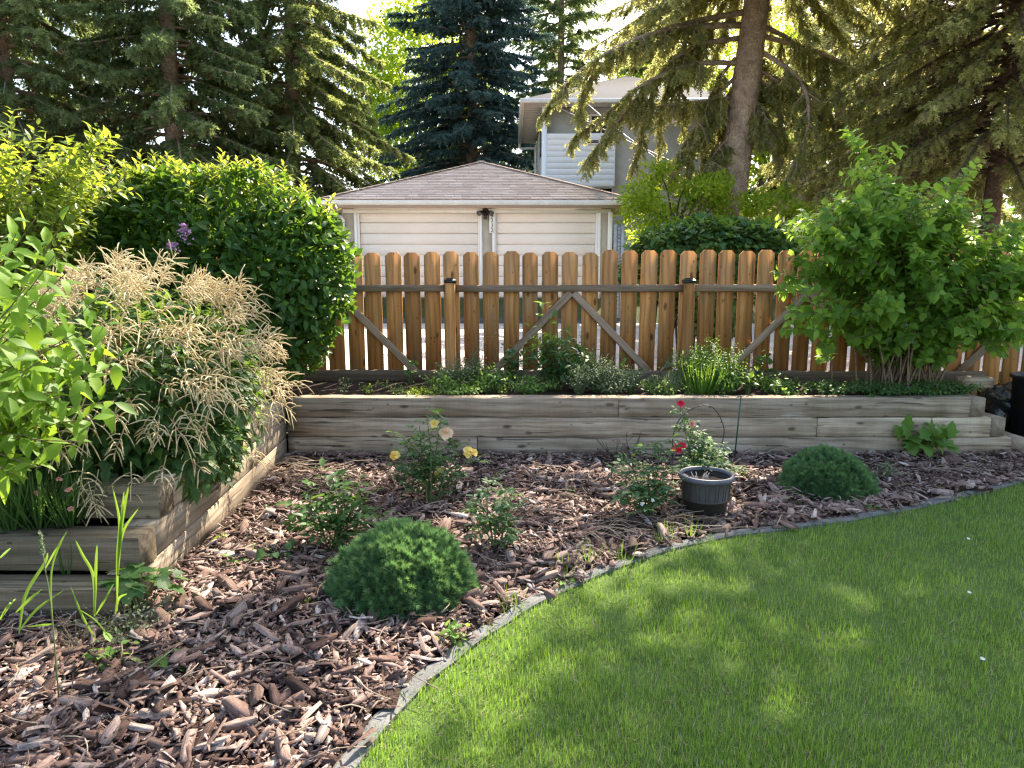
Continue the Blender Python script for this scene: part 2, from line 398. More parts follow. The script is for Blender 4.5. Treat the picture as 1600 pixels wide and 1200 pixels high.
def chamfer(h, b=0.0):
    hx, hy, hz = h
    if b <= 0:
        V = np.array([(x, y, z) for x in (-hx, hx) for y in (-hy, hy) for z in (-hz, hz)])
        Q = [(0, 1, 3, 2), (4, 6, 7, 5), (0, 4, 5, 1), (2, 3, 7, 6), (0, 2, 6, 4), (1, 5, 7, 3)]
    else:
        b = min(b, hx * 0.9, hy * 0.9, hz * 0.9)
        V, ix = [], {}
        for sx in (-1, 1):
            for sy in (-1, 1):
                for sz in (-1, 1):
                    for a in range(3):
                        e = [hx - b, hy - b, hz - b]
                        e[a] = (hx, hy, hz)[a]
                        ix[(sx, sy, sz, a)] = len(V)
                        V.append((sx * e[0], sy * e[1], sz * e[2]))
        V = np.array(V)
        Q = []
        for a in range(3):
            o1, o2 = [k for k in range(3) if k != a]
            for sg in (-1, 1):
                def key(p, q):
                    t = [0, 0, 0]
                    t[a], t[o1], t[o2] = sg, p, q
                    return ix[(t[0], t[1], t[2], a)]
                Q.append((key(-1, -1), key(1, -1), key(1, 1), key(-1, 1)))
            for p in (-1, 1):
                for q in (-1, 1):
                    def kk(sg, ax):
                        t = [0, 0, 0]
                        t[a], t[o1], t[o2] = sg, p, q
                        return ix[(t[0], t[1], t[2], ax)]
                    Q.append((kk(-1, o1), kk(1, o1), kk(1, o2), kk(-1, o2)))
        for sx in (-1, 1):
            for sy in (-1, 1):
                for sz in (-1, 1):
                    Q.append((ix[(sx, sy, sz, 0)], ix[(sx, sy, sz, 1)], ix[(sx, sy, sz, 2)]))
    T = []
    for q in Q:
        for t in ([q] if len(q) == 3 else [(q[0], q[1], q[2]), (q[0], q[2], q[3])]):
            a_, b_, c_ = V[t[0]], V[t[1]], V[t[2]]
            if np.dot(np.cross(b_ - a_, c_ - a_), a_ + b_ + c_) < 0:
                t = (t[0], t[2], t[1])
            T.append(t)
    return V, np.array(T)

def frames(X, U):
    """rotation matrices (n,3,3) whose columns are: along, across, up"""
    X = X / np.maximum(np.linalg.norm(X, axis=1, keepdims=True), 1e-9)
    U = U - (U * X).sum(1, keepdims=True) * X
    bad = np.linalg.norm(U, axis=1) < 1e-4
    if bad.any():
        alt = np.cross(X[bad], np.array([0.31, 0.95, 0.05]))
        U[bad] = alt
    U = U / np.maximum(np.linalg.norm(U, axis=1, keepdims=True), 1e-9)
    Y = np.cross(U, X)
    return np.stack([X, Y, U], axis=2)

def tube(P, rr, n=6, cap=True):
    P = np.asarray(P, float)
    k = len(P)
    rr = np.full(k, rr) if np.ndim(rr) == 0 else np.asarray(rr, float)
    D = np.gradient(P, axis=0)
    up = np.tile(np.array([0.12, 0.05, 1.0]), (k, 1))
    mean = P[-1] - P[0]
    if abs(mean[2]) > 0.8 * np.linalg.norm(mean):
        up = np.tile(np.array([1.0, 0.15, 0.05]), (k, 1))
    R = frames(D, up)
    a = np.linspace(0, 2 * math.pi, n, endpoint=False)
    ring = np.stack([np.zeros(n), np.cos(a), np.sin(a)], 1)
    V = np.einsum('kij,nj->kni', R, ring) * rr[:, None, None] + P[:, None, :]
    T = []
    for i in range(k - 1):
        for j in range(n):
            a0, a1 = i * n + j, i * n + (j + 1) % n
            T += [(a0, a1, a1 + n), (a0, a1 + n, a0 + n)]
    if cap:
        for j in range(1, n - 1):
            T.append((0, j + 1, j))
            T.append(((k - 1) * n, (k - 1) * n + j, (k - 1) * n + j + 1))
    return V.reshape(-1, 3), np.array(T)

def lathe(profile, n=32, centre=(0, 0, 0)):
    pr = np.asarray(profile, float)
    a = np.linspace(0, 2 * math.pi, n, endpoint=False)
    V = np.stack([pr[:, 0, None] * np.cos(a), pr[:, 0, None] * np.sin(a), np.repeat(pr[:, 1, None], n, 1)], 2).reshape(-1, 3)
    T = []
    for i in range(len(pr) - 1):
        for j in range(n):
            a0, a1 = i * n + j, i * n + (j + 1) % n
            T += [(a0, a1, a1 + n), (a0, a1 + n, a0 + n)]
    return V + np.asarray(centre), np.array(T)

def curve(P, n):
    """smooth resampling of a polyline (Catmull-Rom)"""
    P = np.asarray(P, float)
    Q = np.vstack([2 * P[0] - P[1], P, 2 * P[-1] - P[-2]])
    out = []
    for t in np.linspace(0, len(P) - 1, n):
        i = min(int(t), len(P) - 2)
        u = t - i
        p0, p1, p2, p3 = Q[i:i + 4]
        out.append(0.5 * (2 * p1 + (p2 - p0) * u + (2 * p0 - 5 * p1 + 4 * p2 - p3) * u * u + (3 * p1 - p0 - 3 * p2 + p3) * u ** 3))
    return np.array(out)

# leaf shapes: x along the leaf, y across, z up; unit length
def tmpl_leaf(w=0.5, fold=0.12, curl=0.18, ts=(0.0, 0.28, 0.62, 1.0), ws=(0.0, 0.9, 0.85, 0.0)):
    V, T = [(0, 0, 0)], []
    mids = []
    for t, k in zip(ts[1:-1], ws[1:-1]):
        z = -curl * t * t
        i = len(V)
        V += [(t, 0, z), (t, k * w / 2, z + fold * k * w), (t, -k * w / 2, z + fold * k * w)]
        mids.append(i)
    tip = len(V)
    V.append((1, 0, -curl))
    m = mids[0]
    T += [(0, m, m + 1), (0, m + 2, m)]
    for a, b in zip(mids[:-1], mids[1:]):
        T += [(a, b, b + 1), (a, b + 1, a + 1), (a, a + 2, b + 2), (a, b + 2, b)]
    m = mids[-1]
    T += [(m, tip, m + 1), (m, m + 2, tip)]
    return np.array(V, float), np.array(T)
def tmpl_outline(pts, fold=0.1, curl=0.2):
    """a lobed leaf: outline of one half (x, y) from base to tip, mirrored and fanned from the midrib"""
    V = [(0, 0, 0), (0.45, 0, -curl * 0.2), (1, 0, -curl)]
    T = []
    for sg in (1, -1):
        i0 = len(V)
        for x, y in pts:
            V.append((x, sg * y, -curl * x * x + fold * abs(y)))
        seq = [0] + list(range(i0, i0 + len(pts))) + [2]
        for a, b in zip(seq[:-1], seq[1:]):
            T.append((1, b, a) if sg > 0 else (1, a, b))
    return np.array(V, float), np.array(T)
def tmpl_quick(w=0.5, fold=0.15):
    V = np.array([(0, 0, 0), (0.5, w / 2, fold * w), (1, 0, -0.08), (0.5, -w / 2, fold * w)], float)
    return V, np.array([(0, 2, 1), (0, 3, 2)])
def tmpl_blade(w=0.08, bend=0.3):
    V = np.array([(0, w / 2, 0), (0, -w / 2, 0), (0.5, w * 0.45, -bend * 0.22), (0.5, -w * 0.45, -bend * 0.22), (1, 0, -bend)], float)
    return V, np.array([(0, 1, 3), (0, 3, 2), (2, 3, 4)])
L_OVAL = tmpl_leaf(0.5)
L_LANCE = tmpl_leaf(0.34, 0.14, 0.25)
L_ROUND = tmpl_leaf(0.75, 0.08, 0.15, ws=(0, 0.95, 0.9, 0))
L_LOBED = tmpl_outline([(0.02, 0.20), (0.16, 0.40), (0.32, 0.33), (0.46, 0.44), (0.62, 0.30), (0.78, 0.20)], 0.12, 0.22)
L_PALM = tmpl_outline([(-0.08, 0.18), (0.0, 0.48), (0.22, 0.34), (0.42, 0.56), (0.52, 0.30), (0.76, 0.24)], 0.08, 0.2)
L_BROAD = [tmpl_leaf(w_, f_, c_, ts=(0, 0.22, 0.5, 0.8, 1.0), ws=(0, 0.75, 1.0, 0.5, 0)) for w_, f_, c_ in ((0.46, 0.10, 0.12), (0.42, 0.26, 0.32), (0.52, 0.02, 0.48))]
L_GLOSS = [tmpl_leaf(w_, f_, c_) for w_, f_, c_ in ((0.50, 0.12, 0.10), (0.46, 0.28, 0.30))]
L_MAPLE = [tmpl_outline([(0.02, 0.20), (0.16, 0.40), (0.32, 0.33), (0.46, 0.44), (0.62, 0.30), (0.78, 0.20)], f_, c_) for f_, c_ in ((0.10, 0.12), (0.30, 0.38))]
L_QUICK = tmpl_quick(0.55)
L_BLADE = tmpl_blade(0.07, 0.35)
def tmpl_sprig(n=18, ln=0.22, w=0.05, seed=1, droop=0.0):
    """a needled twig of unit length along x"""
    r = np.random.default_rng(seed)
    V, T = [], []
    for i in range(n):
        t = (i + 0.5) / n
        a = i * 2.4
        base = np.array([t * 0.92, 0, -droop * t * t])
        d = np.array([0.75, math.cos(a) * 0.8, math.sin(a) * 0.6])
        d /= np.linalg.norm(d)
        s = np.cross(d, r.normal(size=3))
        s /= np.linalg.norm(s)
        l = ln * r.uniform(0.75, 1.2) * (1.05 - 0.45 * t)
        k = len(V)
        V += [base - s * w / 2, base + s * w / 2, base + d * l]
        T.append((k, k + 1, k + 2))
    return np.array(V), np.array(T)
SPRIG = tmpl_sprig(14, 0.31, 0.155, 3, 0.12)
SPRIG_FINE = tmpl_sprig(10, 0.30, 0.085, 5, 0.1)

def scatter(tm, pos, dirs, ups, size, rnd=None, wide=None):
    """copies of a template as one big vertex and triangle array"""
    tv, tf = tm
    pos = np.asarray(pos, float)
    n = len(pos)
    R = frames(np.asarray(dirs, float), np.asarray(ups, float).copy())
    size = np.broadcast_to(np.asarray(size, float), (n,))
    t = np.broadcast_to(tv, (n,) + tv.shape)
    if wide is not None:
        t = t.copy()
        t[:, :, 1] *= np.asarray(wide)[:, None]
    V = np.einsum('nij,nkj->nki', R, t) * size[:, None, None] + pos[:, None, :]
    T = tf[None] + (np.arange(n) * len(tv))[:, None, None]
    r = RNG.random(n) if rnd is None else np.asarray(rnd)
    return V.reshape(-1, 3), T.reshape(-1, 3), np.repeat(r, len(tv))
def cloud(name, tm, pos, dirs, ups, size, mat, parent, rnd=None, wide=None, smooth=False):
    V, T, r = scatter(tm, pos, dirs, ups, size, rnd, wide)
    o0 = wloc(parent)
    return add_obj(name, mesh_np(name, V - o0, T, mat, smooth, r), parent, o0)
TM_MESH = {}
def singles(name, tm, key, pos, dirs, ups, size, mat, parent):
    """each copy an object of its own, mesh data shared"""
    k = (key, mat.name)
    if k not in TM_MESH:
        TM_MESH[k] = mesh_np(name, tm[0], tm[1], mat)
    me = TM_MESH[k]
    R = frames(np.asarray(dirs, float), np.asarray(ups, float).copy())
    size = np.broadcast_to(np.asarray(size, float), (len(pos),))
    o0 = wloc(parent)
    for i in range(len(pos)):
        o = bpy.data.objects.new(name, me)
        COL.objects.link(o)
        o.parent = parent
        m = Matrix(((R[i] * size[i]).tolist())).to_4x4()
        m.translation = Vector(np.asarray(pos[i]) - o0)
        o.matrix_local = m
def foliage(parent, tm, key, pos, dirs, ups, size, mat, nind=300, name='leaf', rest='foliage'):
    """the leaves that show largest as objects of their own, the others joined in one part"""
    if isinstance(tm, list):                            # several shapes of one leaf
        w = RNG.integers(0, len(tm), len(pos))
        sz = np.broadcast_to(np.asarray(size, float), (len(pos),))
        for q, t_ in enumerate(tm):
            m = w == q
            foliage(parent, t_, key + str(q), np.asarray(pos)[m], np.asarray(dirs)[m], np.asarray(ups)[m], sz[m], mat, nind // len(tm), name, rest)
        return
    pos, dirs, ups = np.asarray(pos), np.asarray(dirs), np.asarray(ups)
    size = np.broadcast_to(np.asarray(size, float), (len(pos),))
    show = size / np.linalg.norm(pos - np.array([0, 0, CAMZ]), axis=1)
    order = np.argsort(-show * RNG.uniform(0.9, 1.0, len(pos)))
    a, b = order[:nind], order[nind:]
    if len(a):
        singles(name, tm, key, pos[a], dirs[a], ups[a], size[a], mat, parent)
    if len(b):
        stuff(cloud(rest, tm, pos[b], dirs[b], ups[b], size[b], mat, parent))
def unit(a):
    return a / np.maximum(np.linalg.norm(a, axis=-1, keepdims=True), 1e-9)
def rdir(n):
    return unit(RNG.normal(size=(n, 3)))
UP = np.array([0, 0, 1.0])

def in_poly(P, poly):
    x, y = P[:, 0], P[:, 1]
    ins = np.zeros(len(P), bool)
    n = len(poly)
    for i in range(n):
        x1, y1 = poly[i][:2]
        x2, y2 = poly[(i + 1) % n][:2]
        c = ((y1 > y) != (y2 > y)) & (x < (x2 - x1) * (y - y1) / (y2 - y1 + 1e-12) + x1)
        ins ^= c
    return ins
def lump(P, f=1.0, ph=0.0):
    """smooth pseudo noise"""
    x, y, z = P[..., 0] * f, P[..., 1] * f, P[..., 2] * f
    return (np.sin(1.7 * x + 2.3 * y + ph) + np.sin(2.9 * y - 1.3 * z + 1.7 * ph) + np.sin(2.1 * z + 2.6 * x + 2.9 * ph)) / 3

# ------------------------------------------------------------------ ground
GZ = 0.98                                           # yard level across the alley
prof = [(-60, -0.03), (7.09, -0.03), (7.13, 0.40), (7.3, 0.47), (14.9, 0.47), (16.1, GZ - 0.02), (40, GZ), (700, GZ)]
g = MB()
xs = [-700, -60, -20, 0, 20, 60, 700]
for (y0, z0), (y1, z1) in zip(prof[:-1], prof[1:]):
    g.quadstrip([(x, y0, z0) for x in xs], [(x, y1, z1) for x in xs])
V, T, R_ = g.data()
T = T[:, [0, 1, 2]]
structure(add_obj('ground', mesh_np('ground', V, T, M['land'])))
g = MB()
g.quadstrip([(-60, 7.4, 0.482), (60, 7.4, 0.482)], [(-60, 14.9, 0.484), (60, 14.9, 0.484)])
structure(g.build('alley', M['alley']))
g = MB()
g.quadstrip([(-4.3, 14.9, 0.486), (2.7, 14.9, 0.486)], [(-4.3, 16.32, GZ), (2.7, 16.32, GZ)])
structure(g.build('apron', M['apron']))

# edging curve between mulch and lawn, read off the photograph
edge_px = [(470, 1330), (560, 1200), (640, 1100), (700, 1046), (765, 996), (840, 948), (930, 905), (1020, 871), (1110, 847), (1200, 833), (1300, 820), (1400, 803), (1500, 781), (1610, 752), (1760, 712), (1950, 668)]
EDGE = curve(np.array([gnd(*p) for p in edge_px]), 90)
EDGE[:, 2] = 0
dE = unit(np.gradient(EDGE, axis=0))
nE = np.stack([-dE[:, 1], dE[:, 0], 0 * dE[:, 0]], 1)      # towards the mulch (left of travel)
lawn_poly = [tuple(p[:2]) for p in EDGE] + [(9, 6.2), (9, -1.5), (-2, -1.5)]
def flat_poly(name, poly, z, mat):
    import bmesh
    bm = bmesh.new()
    vs = [bm.verts.new((p[0], p[1], z)) for p in poly]
    f = bm.faces.new(vs)
    f.normal_update()
    if f.normal.z < 0:
        f.normal_flip()
    bmesh.ops.triangulate(bm, faces=bm.faces[:])
    me = bpy.data.meshes.new(name)
    bm.to_mesh(me)
    bm.free()
    me.materials.append(mat)
    return add_obj(name, me)
lawn = structure(flat_poly('lawn', lawn_poly, 0.0, M['turf']))
# mulch bed: a bumpy sheet under the chips, reaching from the walls to the edging
gx, gy = np.meshgrid(np.arange(-3.6, 7.0, 0.08), np.arange(0.2, 6.6, 0.08), indexing='ij')
hz = 0.012 + 0.018 * lump(np.stack([gx, gy, 0 * gx], -1), 3.2) + 0.008 * lump(np.stack([gx, gy, 0 * gx], -1), 11)
nxg, nyg = gx.shape
Pm = np.stack([gx, gy, hz], -1).reshape(-1, 3)
ins = ~in_poly(Pm, lawn_poly)
idx = np.arange(nxg * nyg).reshape(nxg, nyg)
q = np.stack([idx[:-1, :-1], idx[1:, :-1], idx[1:, 1:], idx[:-1, 1:]], -1).reshape(-1, 4)
q = q[ins[q].all(1)]
mulch_bed = structure(add_obj('mulch_bed', mesh_np('mulch_bed', Pm, np.vstack([q[:, [0, 1, 2]], q[:, [0, 2, 3]]]), M['earth'], True)))
def mulch_z(x, y):
    P = np.stack([np.asarray(x), np.asarray(y), 0 * np.asarray(x)], -1)
    return 0.012 + 0.018 * lump(P, 3.2) + 0.008 * lump(P, 11)
# concrete edging strip
w0, w1 = EDGE + nE * 0.005, EDGE + nE * 0.072
wob = 0.004 * np.sin(np.arange(len(EDGE)) * 0.9) - 0.004
g = MB()
A = w0 + np.array([0, 0, -0.05]); B = w0 + np.array([0, 0, 0.014])
Cc = w0 + nE * 0.012 + np.array([0, 0, 0.021]); D = w1 - nE * 0.012 + np.array([0, 0, 0.022]); E_ = w1 + np.array([0, 0, 0.016]); G_ = w1 + np.array([0, 0, -0.05])
for a, b in ((B, A), (Cc, B), (D, Cc), (E_, D), (G_, E_)):
    a, b = a.copy(), b.copy()
    a[:, 2] += wob
    b[:, 2] += wob
    g.quadstrip(b, a)
structure(g.build('lawn_edging', M['concrete']))

# ------------------------------------------------------------------ timber and plank pieces (own local axes: x along the grain)
def beam_mesh(name, L, W, H, b=0.008, seg=10, jit=0.002, mat=None):
    sec = np.array([(-W/2 + b, -H/2), (W/2 - b, -H/2), (W/2, -H/2 + b), (W/2, H/2 - b), (W/2 - b, H/2), (-W/2 + b, H/2), (-W/2, H/2 - b), (-W/2, -H/2 + b)])
    V, T = [], []
    xsn = np.linspace(-L / 2, L / 2, seg + 1)
    for x in xsn:
        sc = sec + RNG.normal(0, jit, sec.shape)
        V.append(np.column_stack([np.full(8, x), sc]))
    V = np.vstack(V)
    for i in range(seg):
        for j in range(8):
            a0, a1 = i * 8 + j, i * 8 + (j + 1) % 8
            T += [(a0, a0 + 8, a1 + 8), (a0, a1 + 8, a1)]
    e = seg * 8
    for j in range(1, 7):
        T.append((0, j, j + 1))
        T.append((e, e + j + 1, e + j))
    return V, np.array(T)
def placed(o, X, Y, Z, loc, parent):
    m = Matrix((X, Y, Z)).transposed().to_4x4()
    m.translation = Vector(np.asarray(loc) - wloc(parent))
    if parent is not None:
        o.parent = parent
    o.matrix_local = m
    WL[o.name] = np.asarray(loc, float)
    return o
def beam(name, p, q, W, H, mat, parent, b=0.008, seg=10, jit=0.002, up=(0, 0, 1)):
    """W across, H along up"""
    p, q = np.asarray(p, float), np.asarray(q, float)
    L = np.linalg.norm(q - p)
    V, T = beam_mesh(name, L, W, H, b, seg, jit)
    o = bpy.data.objects.new(name, mesh_np(name, V, T, mat))
    COL.objects.link(o)
    R = frames(((q - p) / L)[None], np.asarray(up, float)[None].copy())[0]
    return placed(o, Vector(R[:, 0]), Vector(R[:, 1]), Vector(R[:, 2]), (p + q) / 2, parent)

# ------------------------------------------------------------------ back retaining wall (three courses) and its return at the right end
WY = 5.70
px2x = lambda px, Y=WY, py=660: at(px, py, Y)[0]
TD, TH, TG = 0.15, 0.1605, 0.168
wall = thing('retaining_wall', 'long low retaining wall of three courses of grey weathered timbers below the picket fence', 'retaining wall', (1.0, WY, 0))
x_left = px2x(449)
courses = [[(x_left, px2x(745)), (px2x(745) + 0.006, px2x(1584))],
           [(x_left, px2x(1277)), (px2x(1277) + 0.006, px2x(1549))],
           [(x_left, px2x(966)), (px2x(966) + 0.006, px2x(1515))]]
ends = []
for c, row in enumerate(courses):
    z = TH / 2 + c * TG - 0.004
    yj = (0.0, 0.004, 0.009)[c]
    for (a, b) in row:
        beam('timber', (a, WY + TD / 2 + yj, z), (b, WY + TD / 2 + yj, z), TD, TH, M['timber'], wall, 0.004, seg=24, jit=0.0014)
    xe = row[-1][1] + 0.004
    w = 0.125
    # timbers running back to the fence at the right end
    beam('timber', (xe + w / 2, WY + yj + 0.012, z), (xe + w / 2, 6.93, z), w, TH - 0.004, M['endgrain'], wall, seg=8)
    ends.append((xe + w, z))
# short tie ends that show on the steps at the right
beam('timber', (ends[1][0] - 0.30, 6.25, 0.443 - 0.03), (ends[1][0] - 0.02, 6.25, 0.443 - 0.03), 0.15, 0.10, M['timber'], wall, seg=4)
beam('timber', (-2.6, 6.87, 0.515), (px2x(1543, 6.8, 600), 6.87, 0.500), 0.07, 0.115, M['board_shaded'], wall, seg=30)

bl_ = at(1500, 600, 6.45)[0]
beam('timber', (bl_, 6.45, 0.515), (at(1544, 600, 6.45)[0], 6.45, 0.515), 0.15, 0.095, M['timber'], wall, 0.006, seg=4)

# ------------------------------------------------------------------ left planter: two courses along the bed, three stepped returns towards the camera
def lwall(y):                                       # x of its face
    return -1.885 + (WY - y) * 0.070
planter = thing('timber_planter', 'stepped grey timber planter at the left holding the cream plumed perennial', 'planter', (-1.9, 4.4, 0))
dv = np.array([0.070, -1.0, 0]); dv /= np.linalg.norm(dv)
nv = np.array([-dv[1], dv[0], 0])                   # outward, to the bed
for c, yend in ((0, 3.00), (1, 3.17), (2, 3.405)):
    z = TH / 2 + c * TG - 0.004
    p = np.array([lwall(WY - 0.012), WY - 0.012, z]) - nv * TD / 2
    q = np.array([lwall(yend), yend, z]) - nv * TD / 2
    beam('timber', p, q, TD, TH, M['timber'], planter, 0.004, seg=16, jit=0.0014)
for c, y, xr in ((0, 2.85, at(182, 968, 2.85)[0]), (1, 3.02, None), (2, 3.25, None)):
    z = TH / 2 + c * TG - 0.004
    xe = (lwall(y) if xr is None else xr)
    beam('timber', (-6.2, y + TD / 2, z), (xe, y + TD / 2, z), TD, TH, M['timber_shaded'], planter, 0.004, seg=20, jit=0.0014)

# soil in the planters
def soil(name, x0, x1, y0, y1, z, amp=0.02, step=0.12):
    gx, gy = np.meshgrid(np.arange(x0, x1 + step * 0.5, step), np.arange(y0, y1 + step * 0.5, step), indexing='ij')
    P = np.stack([gx, gy, 0 * gx], -1)
    P[..., 2] = z + amp * lump(P, 4.0) + amp * 0.5 * lump(P, 13.0)
    a, b = gx.shape
    i = np.arange(a * b).reshape(a, b)
    q = np.stack([i[:-1, :-1], i[1:, :-1], i[1:, 1:], i[:-1, 1:]], -1).reshape(-1, 4)
    return structure(add_obj(name, mesh_np(name, P.reshape(-1, 3), np.vstack([q[:, [0, 1, 2]], q[:, [0, 2, 3]]]), M['soil'], True)))
soil('planter_soil', -6.4, 3.92, WY + 0.16, 6.95, 0.462)
soil('planter_soil', -6.4, -1.98, 3.42, WY + 0.14, 0.455)
soil('planter_soil', -6.2, -1.86, 3.19, 3.26, 0.30, 0.006, 0.05)
soil('planter_soil', -6.2, -1.86, 3.02, 3.03, 0.13, 0.004, 0.05)
soil('planter_soil', 4.6, 9.0, 5.9, 6.98, 0.06)

# ------------------------------------------------------------------ fence
FY = 7.03
kx = at(900, 400, FY)[0] / 100.0                    # metres per pixel at the fence
fence = thing('picket_fence', 'low cedar picket fence with dog eared boards, diagonal braces and black capped posts', 'fence', (0, FY, 0.47))
def board(xc, z0, z1, w, th, lean):
    L, c = z1 - z0, 0.038
    pr = [(0, -w/2), (0, w/2), (L - c, w/2), (L, w/2 - c), (L, -w/2 + c), (L - c, -w/2)]
    V = np.array([(x, y, -th/2) for x, y in pr] + [(x, y, th/2) for x, y in pr])
    V += np.column_stack([np.zeros(12), np.zeros(12), 0.004 * np.sin(V[:, 0] * 3 + xc * 9)])
    T = [(0, i + 1, i) for i in range(1, 5)] + [(6, 6 + i, 7 + i) for i in range(1, 5)]
    T = [(0, i, i + 1) for i in range(1, 5)][::1]
    T = [(0, i + 1, i) for i in range(1, 5)] + [(6, 6 + i, 7 + i) for i in range(1, 5)]
    for i in range(6):
        j = (i + 1) % 6
        T += [(i, j, j + 6), (i, j + 6, i + 6)]
    o = bpy.data.objects.new('board', mesh_np('board', V, T, M['cedar']))
    COL.objects.link(o)
    X = Vector((math.sin(lean), 0, math.cos(lean)))
    Y = Vector((math.cos(lean), 0, -math.sin(lean)))
    placed(o, X, Y, X.cross(Y), (xc, FY, z0), fence)
x0 = (583 - 800) * kx
pitch = 30.75 * kx
for i in range(-27, 44):
    xc = x0 + i * pitch + random.uniform(-0.006, 0.006)
    if -6.6 < xc < 8.0:
        zt = 1.728 + random.uniform(-0.008, 0.008) + (0.018 if xc > 0.8 else 0.0)
        zb = 0.515 if xc < 4.45 else 0.06
        board(xc, zb, zt, 0.158 + random.uniform(-0.004, 0.004), 0.019, random.uniform(-0.006, 0.006))
posts_px = [-422, -47, 328, 703, 1078, 1453, 1828]
PX = [(p - 800) * kx * 0.99 for p in posts_px]
for k, x in enumerate(PX):
    if not -6.5 < x < 8:
        continue
    zb = 0.40 if x < 4.5 else 0.0
    po = beam('post', (x, 6.963, zb), (x, 6.963, 1.435), 0.094, 0.094, M['cedar'], fence, 0.006, 6, 0.0008, up=(0, 1, 0))
    cp = MB()
    cp.box((x - 0.058, 6.905, 1.425), (x + 0.058, 7.019, 1.452), 0.006)
    n4 = [(-0.058, -0.057), (0.058, -0.057), (0.058, 0.057), (-0.058, 0.057)]
    cp.add([(x + a, 6.962 + b, 1.452) for a, b in n4] + [(x + a * 0.45, 6.962 + b * 0.45, 1.475) for a, b in n4],
           [(0, 1, 5), (0, 5, 4), (1, 2, 6), (1, 6, 5), (2, 3, 7), (2, 7, 6), (3, 0, 4), (3, 4, 7), (4, 5, 6), (4, 6, 7)])
    cp.build('post_cap', M['black'], fence)
PXs = [-6.6] + [x for x in PX if -6.5 < x < 8] + [8.0]
for a, b in zip(PXs[:-1], PXs[1:]):
    dz = random.uniform(-0.012, 0.008)
    beam('rail', (a + 0.05, 6.998, 1.378 + dz), (b - 0.05, 6.998, 1.370 - dz * 0.3), 0.040, 0.068, M['cedar_grey'], fence, 0.005, 10, 0.0012)
for a, b in zip(PX[:-1], PX[1:]):
    if a < -6.4 or b > 7:
        continue
    m = (a + b) / 2 + 0.03
    for sg in (-1, 1):
        beam('brace', (m + sg * 0.012, 6.995, 1.325), (m + sg * 0.80, 6.992, 0.52), 0.036, 0.072, M['cedar_grey'], fence, 0.005, 8, 0.0012, up=(0, 0.2, 1))

# ------------------------------------------------------------------ garage across the alley
GY = 16.3
def gp(px, py, Y=GY):
    return at(px, py, Y)
gx0, gx1 = gp(536, 390)[0], gp(955, 390)[0]
gtop = 3.02
GD = 6.2
cx = (gx0 + gx1) / 2
garage = thing('garage', 'detached stucco double garage with two cream doors and a shingled hip roof across the alley', 'garage', (cx, GY + GD / 2, GZ))
dl0, dl1 = gp(563, 390)[0], gp(747, 390)[0]
dr0, dr1 = gp(776, 390)[0], gp(930, 390)[0]
dtop = gp(700, 331)[2]
b = MB()
b.box((gx0, GY, GZ - 0.3), (dl0 - 0.12, GY + 0.2, gtop))
b.box((dl1 + 0.10, GY, GZ - 0.3), (dr0 - 0.10, GY + 0.2, gtop))
b.box((dr1 + 0.12, GY, GZ - 0.3), (gx1, GY + 0.2, gtop))
b.box((dl0 - 0.12, GY, dtop + 0.12), (dl1 + 0.10, GY + 0.2, gtop - 0.002))
b.box((dr0 - 0.10, GY, dtop + 0.12), (dr1 + 0.12, GY + 0.2, gtop - 0.002))
b.box((gx0, GY + 0.2, GZ - 0.3), (gx0 + 0.2, GY + GD, gtop))
b.box((gx1 - 0.2, GY + 0.2, GZ - 0.3), (gx1, GY + GD, gtop))
b.box((gx0 + 0.2, GY + GD - 0.2, GZ - 0.3), (gx1 - 0.2, GY + GD, gtop))
b.build('wall', M['stucco'], garage)
for a, c, la, lc in ((dl0, dl1, 0.12, 0.10), (dr0, dr1, 0.10, 0.12)):
    door = MB()
    door.box((a, GY + 0.09, GZ - 0.02), (c, GY + 0.12, dtop))
    door = door.build('garage_door', M['doorpaint'], garage)
    nr = 8
    hh = (dtop - GZ) / nr
    for r in range(nr):
        z0 = GZ + r * hh
        pm = MB()
        pm.box((a + 0.004, GY + 0.064, z0 + 0.014), (c - 0.004, GY + 0.088, z0 + hh - 0.002), 0.004)
        pm.build('door_panel', M['doorpaint'], door)
    t = MB()
    t.box((a - la, GY - 0.02, GZ - 0.02), (a - la + 0.065, GY + 0.13, dtop + 0.115), 0.006)
    t.box((a - la + 0.068, GY + 0.004, GZ - 0.02), (a - 0.002, GY + 0.13, dtop + 0.02), 0.006)
    t.box((c + lc - 0.065, GY - 0.02, GZ - 0.02), (c + lc, GY + 0.13, dtop + 0.115), 0.006)
    t.box((c + 0.002, GY + 0.004, GZ - 0.02), (c + lc - 0.068, GY + 0.13, dtop + 0.02), 0.006)
    t.box((a - la + 0.067, GY - 0.018, dtop + 0.025), (c + lc - 0.067, GY + 0.13, dtop + 0.112), 0.006)
    t.build('door_frame', M['trim'], garage)
t = MB()
t.box((gx1 - 0.09, GY - 0.03, GZ), (gx1 + 0.012, GY - 0.003, gtop - 0.1), 0.005)
t.build('corner_trim', M['trim'], garage)
